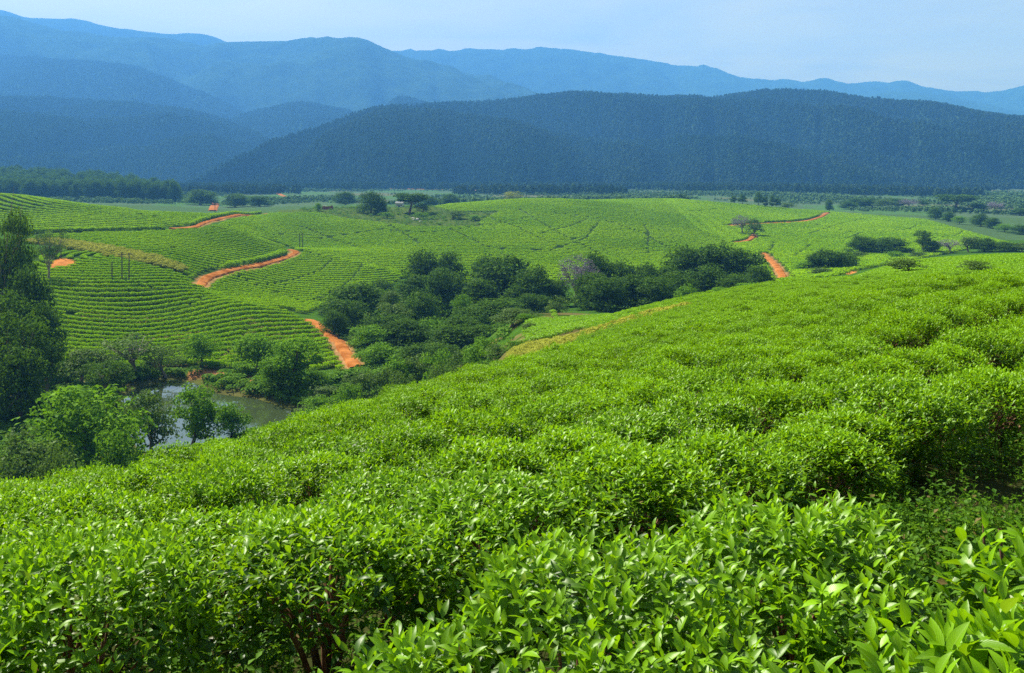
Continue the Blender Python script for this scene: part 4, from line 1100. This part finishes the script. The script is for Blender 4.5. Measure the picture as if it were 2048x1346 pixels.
for kind, u, vt, Y, w, lab in [
 ('dense', 1715, 402, 1150, 40, VL), ('dense', 1745, 400, 1150, 36, VL), ('olive', 1770, 408, 1120, 40, VL), ('dense', 1700, 410, 1100, 34, VL), ('dense', 1790, 406, 1150, 36, VL), ('bare', 1820, 408, 1100, 40, 'pale bare tree in the valley groves at the right'), ('gum', 1850, 404, 1100, 20, 'narrow dark tree right of the pale bare one in the valley'),
 ('umbrella', 1908, 405, 1050, 70, 'wide flat topped tree on the valley floor at the right'), ('dense', 1950, 410, 1060, 36, 'dark tree right of the wide flat topped one'), ('bare', 1990, 412, 1060, 44, 'bare brownish tree in the valley near the right edge'), ('dense', 2040, 424, 1000, 30, 'dark tree by the right edge of the valley floor'),
 ('dense', 1870, 420, 900, 26, 'leftmost tree of the hedge line behind the right hill'), ('dense', 1895, 428, 860, 24, 'second tree of the hedge line behind the right hill'), ('shrub', 1920, 436, 820, 26, 'bushy shrub midway along the hedge line behind the right hill'), ('dense', 1962, 432, 800, 30, 'round tree midway along the hedge line behind the right hill'), ('dense', 1988, 440, 780, 28, 'dark tree in the lower half of the hedge line'), ('bright', 2012, 452, 740, 34, 'shrubby tree near the lower end of the hedge line'), ('dense', 2042, 456, 720, 40, 'dark tree at the lower end of the hedge line by the right edge'),
 ('dense', 470, 392, 1000, 46, 'hazy tree beside the pale field on the valley floor'), ('dense', 400, 384, 1050, 60, 'hazy tree at the end of the left forest'), ('dense', 520, 396, 980, 40, 'hazy bush right of the pale valley field'), ('dense', 690, 388, 1000, 40, 'hazy tree behind the brick ruin'), ('dense', 860, 398, 980, 30, 'hazy bush right of the umbrella tree in the valley'), ('dense', 900, 392, 1000, 30, 'hazy tree behind the top left edge of the middle hill')]:
    T.append((kind, u, vt - 4, Y, w * 1.25, lab, W6))
for k, u, vt, Y, w, lab, g in T:
    tree(k, u, vt, Y, w, lab, g)

# ------------------------------------------------------------------ forests on the hills (read as one mass)
def cone_tree(seed, q, mat='forest', pointy=.7):
    R = np.random.RandomState(seed)
    z = R.rand(q) ** .8
    r = .30 * (1 - z ** 1.6 * pointy) * (.6 + .4 * R.rand(q)) * np.where(z < .2, .7, 1)
    th = R.rand(q) * 6.28
    pos = np.stack([np.cos(th) * r, np.sin(th) * r, .18 + .82 * z], 1)
    nr = np.stack([np.cos(th), np.sin(th), .4 + z], 1) + R.randn(q, 3) * .4
    me = quads(pos, nr, .15 * (.7 + .6 * R.rand(q)), np.clip(.35 + .3 * R.randn(q), 0, 1), R, M[mat])
    return me
FOREST = proto_collection('forest_tree', [cone_tree(i, 30) for i in range(4)])
YOUNG = proto_collection('young_tree', [cone_tree(30 + i, 26, 'plantation', .4) for i in range(4)])
ROUND = proto_collection('round_forest_tree', [blobs_crown(300 + i, 'dense')[0] for i in range(3)])

def hill_points(V, spacing, seed, t_rows=None, dens=None):
    R = np.random.RandomState(seed)
    n, m, _ = V.shape
    a = V[:-1, :-1]; b = V[1:, :-1]; c = V[:-1, 1:]
    A = np.linalg.norm(np.cross(b - a, c - a), axis=-1)
    rows = n - 1 if t_rows is None else t_rows
    A = A[:rows]
    lam = A / spacing ** 2
    cnt = np.floor(lam + R.rand(*lam.shape)).astype(int)
    ii, jj = np.nonzero(cnt); rep = cnt[ii, jj]
    ii, jj = np.repeat(ii, rep), np.repeat(jj, rep)
    s, t = R.rand(len(ii))[:, None], R.rand(len(ii))[:, None]
    P = V[ii, jj] * (1 - s) * (1 - t) + V[ii + 1, jj] * s * (1 - t) + V[ii, jj + 1] * (1 - s) * t + V[ii + 1, jj + 1] * s * t
    u = U0 + F * P[:, 0] / P[:, 1]
    k = (u > -150) & (u < 2200)
    return P[k]

for key, sp, h, lab in [('ridge', 10.2, 19, 'plantation forest covering the long dark ridge'), ('spur', 12.5, 22, 'forest covering the hazy spur on the left'), ('mid', 13, 17, 'forest on the blue slope behind the left spur'), ('knoll', 13, 19, 'forest on the blue knoll before the plateau')]:
    P = hill_points(HV[key], sp, 7, t_rows=72)
    R = np.random.RandomState(8)
    n = len(P)
    print('FOREST', key, n)
    s = h * (.65 + .6 * R.rand(n))
    P[:, 2] -= 1.5
    scatter('forest', P, R.rand(n) * 6.28, np.c_[s * .95, s * .95, s], FOREST, lab, 'forest')

# the round-crowned forest block behind the upper left field
def block(poly_u, y0, y1, spacing, seed):
    R = np.random.RandomState(seed)
    x0, x1 = y1 * (poly_u[0] - U0) / F, y0 * (poly_u[1] - U0) / F
    n = int((x1 - x0) * (y1 - y0) / spacing ** 2)
    x = x0 + R.rand(n) * (x1 - x0); y = y0 + R.rand(n) * (y1 - y0)
    u = U0 + F * x / y
    k = (u > poly_u[0]) & (u < poly_u[1])
    return x[k], y[k], u[k]
x, y, u = block((-300, 352), 1150, 1420, 10.0, 3)
R = np.random.RandomState(4)
g = ground(x, y)
vt = np.interp(u, [-300, 0, 120, 220, 300, 345, 360], [325, 334, 336, 345, 356, 366, 392]) + (1420 - y) / 270 * 46
h = (VH - vt) / F * y - g + R.randn(len(x)) * 1.8
h = np.clip(h, 11, 60)
w = 15 + 6 * R.rand(len(x))
scatter('forest', np.c_[x, y, g + h - w * 1.25], R.rand(len(x)) * 6.28, np.c_[w, w, w * 1.25], ROUND, 'dark round crowned forest behind the upper left tea field', 'forest')
x2, y2, u2 = block((-300, 352), 1120, 1165, 9.0, 5)
g2 = ground(x2, y2)
scatter('forest', np.c_[x2, y2, g2 - 1], R.rand(len(x2)) * 6.28, np.c_[15 + 5 * R.rand(len(x2)), 15 + 5 * R.rand(len(x2)), 21 + 6 * R.rand(len(x2))], ROUND, 'front edge of the dark forest behind the upper left tea field', 'forest')

# young plantation and scrub on the valley floor
R = np.random.RandomState(12)
n = 22000
u = R.rand(n) * 2500 - 250
y = np.exp(math.log(1000) + R.rand(n) * math.log(1900 / 1000)); x = y * (u - U0) / F
g = ground(x, y)
dn = fbm(x * .010, y * .006, 17)
keep = (dn > .46) & ~((u > 350) & (u < 520) & (y < 1080)) & ~((u > 1380) & (u < 1700) & (y < 1250))
x, y, g, dn = x[keep], y[keep], g[keep], dn[keep]
s = (2.5 + 3.5 * np.clip((dn - .45) * 4, 0, 1)) * (.7 + .6 * R.rand(len(x)))
scatter('plantation', np.c_[x, y, g - .4], R.rand(len(x)) * 6.28, np.c_[s * 1.5, s * 1.5, s], YOUNG, 'hazy young plantation and scrub on the valley floor', 'plantation')

# dark woods breaking up the foot of the ridge
R = np.random.RandomState(31)
n = 16000
u = R.rand(n) * 2500 - 250; y = 1480 + R.rand(n) * 750; x = y * (u - U0) / F
g = ground(x, y)
dn = fbm(x * .0045, y * .004, 27)
k = dn > np.interp(y, [1480, 1900, 2230], [.62, .50, .36])
x, y, g = x[k], y[k], g[k]
s = (8 + 9 * R.rand(len(x)))
scatter('forest', np.c_[x, y, g - .8], R.rand(len(x)) * 6.28, np.c_[s * 1.15, s * 1.15, s], FOREST, 'dark woods on the flat ground at the foot of the long ridge', 'forest')

# ------------------------------------------------------------------ undergrowth by the pond and woods
TUFT = proto_collection('tuft', [clump2(200 + i, 60, .8, .9, .17, 'weed') for i in range(3)])
R = np.random.RandomState(14)
n = 11000
u = R.rand(n) * 1130 - 60; y = 98 + R.rand(n) * 150; x = y * (u - U0) / F
g = ground(x, y)
uu, vv = to_px(x, y, g)
k = (~in_poly(x, y, [tuple(p) for p in grow])) & ~((u > 900) & (R.rand(n) < np.clip((u - 900) / 130, 0, 1) + .45 * (fbm(x * .12, y * .12, 6) > .5))) & (road_dist(x, y) > 1) & (fbm(x * .09, y * .09, 3) > .36)
for a, coll, lab in [FIELDS[0], FIELDS[7]]: k &= ~in_poly(uu, vv, a[0])
for pl, a, b in SHORE: k &= ~(in_poly(uu, vv, pl) & (R.rand(n) < .85))
x, y, g = x[k], y[k], g[k]
s = .7 + 1.2 * R.rand(len(x))
scatter('undergrowth', np.c_[x, y, g - .1], R.rand(len(x)) * 6.28, s, TUFT, 'rough green undergrowth round the pond and the wood', 'undergrowth')
R = np.random.RandomState(15)
n = 1500
u = 600 + R.rand(n) * 420; y = 590 + R.rand(n) * 200; x = y * (u - U0) / F; g = ground(x, y); uu, vv = to_px(x, y, g)
k = in_poly(uu, vv, ROUGH[0][0]) | in_poly(uu, vv, ROUGH[1][0])
x, y, g = x[k], y[k], g[k]
scatter('undergrowth', np.c_[x, y, g - .1], R.rand(len(x)) * 6.28, .6 + 1.3 * R.rand(len(x)), TUFT, 'rough scrub and weeds in the hilltop clearing', 'undergrowth')

# ------------------------------------------------------------------ weeds and sticks in the clearing of the near slope
def weed_patch(seed):
    R = np.random.RandomState(seed)
    p = Pile()
    for q in range(26):
        b = np.r_[(R.rand(2) - .5) * .5, -.03]
        hh = .06 + .20 * R.rand() ** 1.5
        tip = b + np.array([R.randn() * .06, R.randn() * .06, hh + .03])
        p.add(*tube_np(np.linspace(b, tip, 4), .002, .001, 3))
        n = 9
        f = .25 + .75 * R.rand(n)
        pos = b + (tip - b) * f[:, None]
        L = .022 + .024 * R.rand(n)
        dead = np.where(R.rand(n) < (.3 if seed % 5 == 4 else .02), .5 + .5 * R.rand(n), 0.0)
        tint = np.stack([np.clip(.35 + .3 * R.randn(n), 0, 1), R.rand(n), dead, np.ones(n)], 1)
        p.add(*make_leaves(pos, R.rand(n) * 6.28, .25 + R.randn(n) * .45, R.randn(n) * .4, L, L * (.5 + .3 * R.rand(n)), .4 * R.rand(n), tint, rows=3))
    return p.mesh('weed_patch', M['weed'])
WEEDS = proto_collection('weed_patch', [weed_patch(400 + i) for i in range(5)])
R = np.random.RandomState(21)
x = R.rand(900) * 3.4 + .5; y = 1.8 + R.rand(900) * 4.6
x2 = R.rand(1500) * 22 - 8; y2 = 1.8 + R.rand(1500) * 14
x, y = np.r_[x, x2], np.r_[y, y2]
scatter('weeds', np.c_[x, y, ground(x, y)], R.rand(len(x)) * 6.28, .7 + .8 * R.rand(len(x)), WEEDS, 'low weeds covering the clearing and the gaps between the tea rows', 'weeds')

def weed_plant(x, y, hgt, n, leaf, label, seed, lean=(0, 0)):
    R = np.random.RandomState(seed)
    z = gz(x, y); hgt *= .64; n = int(n * 1.5)
    root = empty('weed_plant', (x, y, z))
    t = np.linspace(0, 1, 7)[:, None]
    stem = np.c_[lean[0] * t ** 1.5, lean[1] * t ** 1.5, t * hgt] + np.sin(t * 5 + seed) * .008
    obj('stem', (lambda p: (p.add(*tube_np(stem, .0045, .002, 6)), p.mesh('stem', M['stem']))[1])(Pile()), root)
    f = np.sort(.12 + .88 * R.rand(n)); f[-4:] = 1
    pos = np.stack([np.interp(f, t[:, 0], stem[:, i]) for i in range(3)], 1)
    az = np.arange(n) * 2.4 + R.randn(n) * .3
    L = leaf * (.7 + .5 * R.rand(n)) * np.where(f > .98, .6, 1)
    tint = np.stack([np.clip(.45 + .45 * f + .1 * R.randn(n), 0, 1), R.rand(n), np.zeros(n), np.ones(n)], 1)
    V, Q, C, UV = make_leaves(pos, az, np.where(f > .95, .8, .1) + R.randn(n) * .25, R.randn(n) * .3, L, L * .52, .5 + .3 * R.rand(n), tint, rows=6, fold=.25)
    p = Pile(); p.add(V, Q, C, UV)
    obj('leaves', p.mesh('leaves', M['tea_near']), root)
    tag(root, label, 'weed', 'tall weeds in the near gap')
    return root
def near_at(u, Y): return Y * (u - U0) / F
for u, Y, hgt, n, leaf, lab, sd, ln in [
 (1500, 2.25, .80, 22, .085, 'leafy weed with bare lower stem in front of the dark gap, tallest of its group', 1, (.03, .02)),
 (1470, 2.1, .66, 12, .075, 'thin stemmed weed left of the tallest one in the dark gap', 2, (-.05, 0)),
 (1570, 2.2, .70, 12, .08, 'thin pale stemmed weed right of the tallest one in the dark gap', 3, (.04, .02)),
 (1640, 2.7, .95, 30, .085, 'bushy broad leaved weed beside the clearing with large pale leaves', 4, (.02, .05)),
 (1600, 3.1, 1.0, 26, .08, 'upright broad leaved weed at the left edge of the clearing', 5, (0, .04)),
 (1690, 2.0, .62, 16, .09, 'low broad leaved weed at the bottom of the gap by the closest bush', 6, (.04, 0))]:
    weed_plant(near_at(u, Y), Y, hgt, n, leaf, lab, sd, ln)

def stick(u0, v0, u1, v1, Y, r, label):
    p0 = np.array([near_at(u0, Y), Y, (VH - v0) / F * Y]); p1 = np.array([near_at(u1, Y), Y + .06, (VH - v1) / F * (Y + .06)])
    p0[2] = gz(p0[0], p0[1]) - .05
    t = np.linspace(0, 1, 6)[:, None]
    P = Pile(); P.add(*tube_np(p0 * (1 - t) + p1 * t + np.sin(t * 4) * .006, r, r * .7, 7))
    o = obj('stick', P.mesh('stick', M['twig'])); tag(o, label, 'stick')
stick(1972, 1120, 1981, 1045, 4.4, .008, 'thin reddish stick standing left of the other in the clearing')
stick(2017, 1110, 2014, 1055, 4.3, .011, 'short thick reddish stick standing right of the other in the clearing')

# the big bush by the camera at the right
for (x, y, s, sd, lab) in [(0.90, 1.50, 1.0, 301, 'closest tea bush at the bottom right corner with the largest leaves'), (1.38, 1.95, .95, 302, 'close tea bush at the right edge behind the corner bush')]:
    fm = tea_bush_foliage(sd, 330, 6, 0.078, 8, wx=.36, wy=.40, h=.68, side=.35)
    root = empty('tea_bush', (x, y, gz(x, y) + .06), scale=(s, s, s))
    obj('foliage', fm, root); obj('stems', tea_bush_wood(sd, h=.64, w=.3), root)
    tag(root, lab, 'tea bush')

# ------------------------------------------------------------------ poles and hilltop buildings
def pole_mesh(P, x0, z1, r=.12, x1=None, z0=-.4):
    P.add(*tube_np(np.linspace((x0, 0, z0), (x0 if x1 is None else x1, 0, z1), 5), r, r * .75, 8))
def hframe(u, Y, gap, hgt, label, bar=True, rz=.2):
    x = near_at(u, Y)
    root = empty('utility_pole', (x, Y, gz(x, Y)), rz=rz)
    for s in ((-1, 1) if gap else (0,)):
        P = Pile(); pole_mesh(P, s * gap / 2, hgt, r=.20); obj('pole', P.mesh('pole', M['pole']), root)
    if bar:
        P = Pile(); P.add(*tube_np(np.linspace((-gap / 2 - 1.1, -.16, hgt - .5), (gap / 2 + 1.1, -.16, hgt - .5), 4), .11, .11, 6)); obj('crossarm', P.mesh('crossarm', M['pole']), root)
        for q in (-1, 0, 1):
            P = Pile(); P.add(*tube_np(np.linspace((q * (gap / 2 + .9), -.16, hgt - .42), (q * (gap / 2 + .9), -.16, hgt - .1), 3), .05, .03, 5)); obj('insulator', P.mesh('insulator', M['plaster']), root)
    tag(root, label, 'utility pole', 'utility poles')
hframe(251, 292, 2.1, 9.2, 'twin legged wooden pole frame with crossarm on the left hill')
hframe(224, 292, 0, 6.0, 'single short pole left of the twin pole frame', bar=False)
hframe(602, 500, 1.6, 9.4, 'twin wooden poles standing just behind the bend in the dirt road')
hframe(716, 690, 1.4, 9.0, 'twin poles left of the dense hilltop tree')
hframe(122, 330, 0, 6.5, 'single pole beside the bare orange patch on the left hill', bar=False)
hframe(430, 560, 0, 8, 'thin single pole beside the ridge road', bar=False)
hframe(1296, 560, 0, 8, 'thin single pole in the striped field of the middle hill', bar=False)

def boxV(x0, x1, y0, y1, z0, z1):
    V = np.array([(x, y, z) for z in (z0, z1) for y in (y0, y1) for x in (x0, x1)], float)
    Q = np.array([(0, 2, 3, 1), (4, 5, 7, 6), (0, 1, 5, 4), (1, 3, 7, 5), (3, 2, 6, 7), (2, 0, 4, 6)])
    return V, Q
x, Y = near_at(655, 720), 720
b = empty('brick_ruin', (x, Y, gz(x, Y) + .2), rz=.15); tag(b, 'low red brown brick ruin on the hilltop right of a round bush', 'ruin')
P = Pile()
for q, (a0, a1, h1) in enumerate([(-4.2, -2.2, 2.6), (-2.2, -.6, 2.1), (-.6, .6, .7), (.6, 2.6, 2.4), (2.6, 4.0, 3.0)]): P.add(*boxV(a0, a1, -.15, .15, -.5, h1))
for s in (-4.2, 4.0): P.add(*boxV(s - .15, s + .15, .15, 4, -.5, 2.4))
P.add(*boxV(-4.0, 3.8, 4, 4.3, -.5, 2.0))
obj('wall', P.mesh('wall', M['brick'], smooth=False), b)
P = Pile(); P.add(*boxV(-4.3, -.8, .16, 4.2, 2.62, 2.75)); obj('roof_sheet', P.mesh('roof_sheet', M['tin'], smooth=False), b)
x, Y = near_at(798, 745), 745
b = empty('small_house', (x, Y, gz(x, Y) + .2), rz=-.2); tag(b, 'small pale house half hidden behind the umbrella tree', 'house')
P = Pile(); P.add(*boxV(-3, 3, 0, 4, -.5, 3)); obj('wall', P.mesh('wall', M['plaster'], smooth=False), b)
P = Pile()
V = np.array([(-3.4, -.4, 2.95), (3.4, -.4, 2.95), (3.4, 2, 4.2), (-3.4, 2, 4.2), (-3.4, 4.4, 2.95), (3.4, 4.4, 2.95), (-3.4, -.4, 3.1), (3.4, -.4, 3.1), (3.4, 2, 4.35), (-3.4, 2, 4.35), (-3.4, 4.4, 3.1), (3.4, 4.4, 3.1)], float)
P.add(V, np.array([(0, 1, 2, 3), (3, 2, 5, 4), (6, 9, 8, 7), (9, 10, 11, 8), (0, 6, 7, 1), (4, 5, 11, 10), (0, 3, 9, 6), (3, 4, 10, 9), (1, 7, 8, 2), (2, 8, 11, 5)]))
obj('roof', P.mesh('roof', M['tin'], smooth=False), b)
P = Pile(); P.add(*boxV(-.5, .5, -.06, -.01, -.3, 2)); obj('door', P.mesh('door', M['darkhole'], smooth=False), b)
for s in (-2, 1.2):
    P = Pile(); P.add(*boxV(s, s + .9, -.06, -.01, 1.0, 2)); obj('window', P.mesh('window', M['darkhole'], smooth=False), b)
# pale rocks in the hilltop clearing
for q, (u, v, s) in enumerate([(832, 440, 1.5), (842, 444, 1.1), (826, 437, .9)]):
    p_ = hit(u, v, 560)
    R = np.random.RandomState(q)
    th, ph = np.meshgrid(np.arange(10) / 10 * 6.283, np.linspace(0.05, 3.09, 7))
    rr = s * (.8 + .4 * vnoise(np.cos(th) * 2 + 5, np.sin(th) * 2 + ph * 2, q))
    V = np.stack([rr * np.sin(ph) * np.cos(th) * 1.5, rr * np.sin(ph) * np.sin(th), rr * np.cos(ph) * .6], -1).reshape(-1, 3)
    i = np.arange(70).reshape(7, 10); j = np.roll(i, -1, 1)
    Q = np.stack([i[:-1], i[1:], j[1:], j[:-1]], -1).reshape(-1, 4)
    o = obj('rock', mesh_from('rock', V, Q, mat=M['rock']), loc=(p_[0], p_[1], gz(*p_) + .3))
    tag(o, ['largest pale rock in the hilltop clearing', 'pale rock to the right of the largest one in the clearing', 'smallest pale rock at the upper left of the largest'][q], 'rock', 'pale rocks on the hilltop')

# ------------------------------------------------------------------ haze: one closed box of air round everything
m, n_, l_ = new_mat('haze_air')
out = n_.new('ShaderNodeOutputMaterial'); pv_ = n_.new('ShaderNodeVolumePrincipled')
pv_.inputs['Color'].default_value = (*HAZE_COLOR, 1)
pv_.inputs['Density'].default_value = HAZE_DENSITY
pv_.inputs['Anisotropy'].default_value = 0.15
l_.new(pv_.outputs[0], out.inputs['Volume'])
V, Q = boxV(-11000, 11000, -60, 12000, -140, 1720)
tag(obj('haze', mesh_from('haze', V, Q, mat=m)), 'thin blue haze filling the valley air', 'haze', kind='stuff')
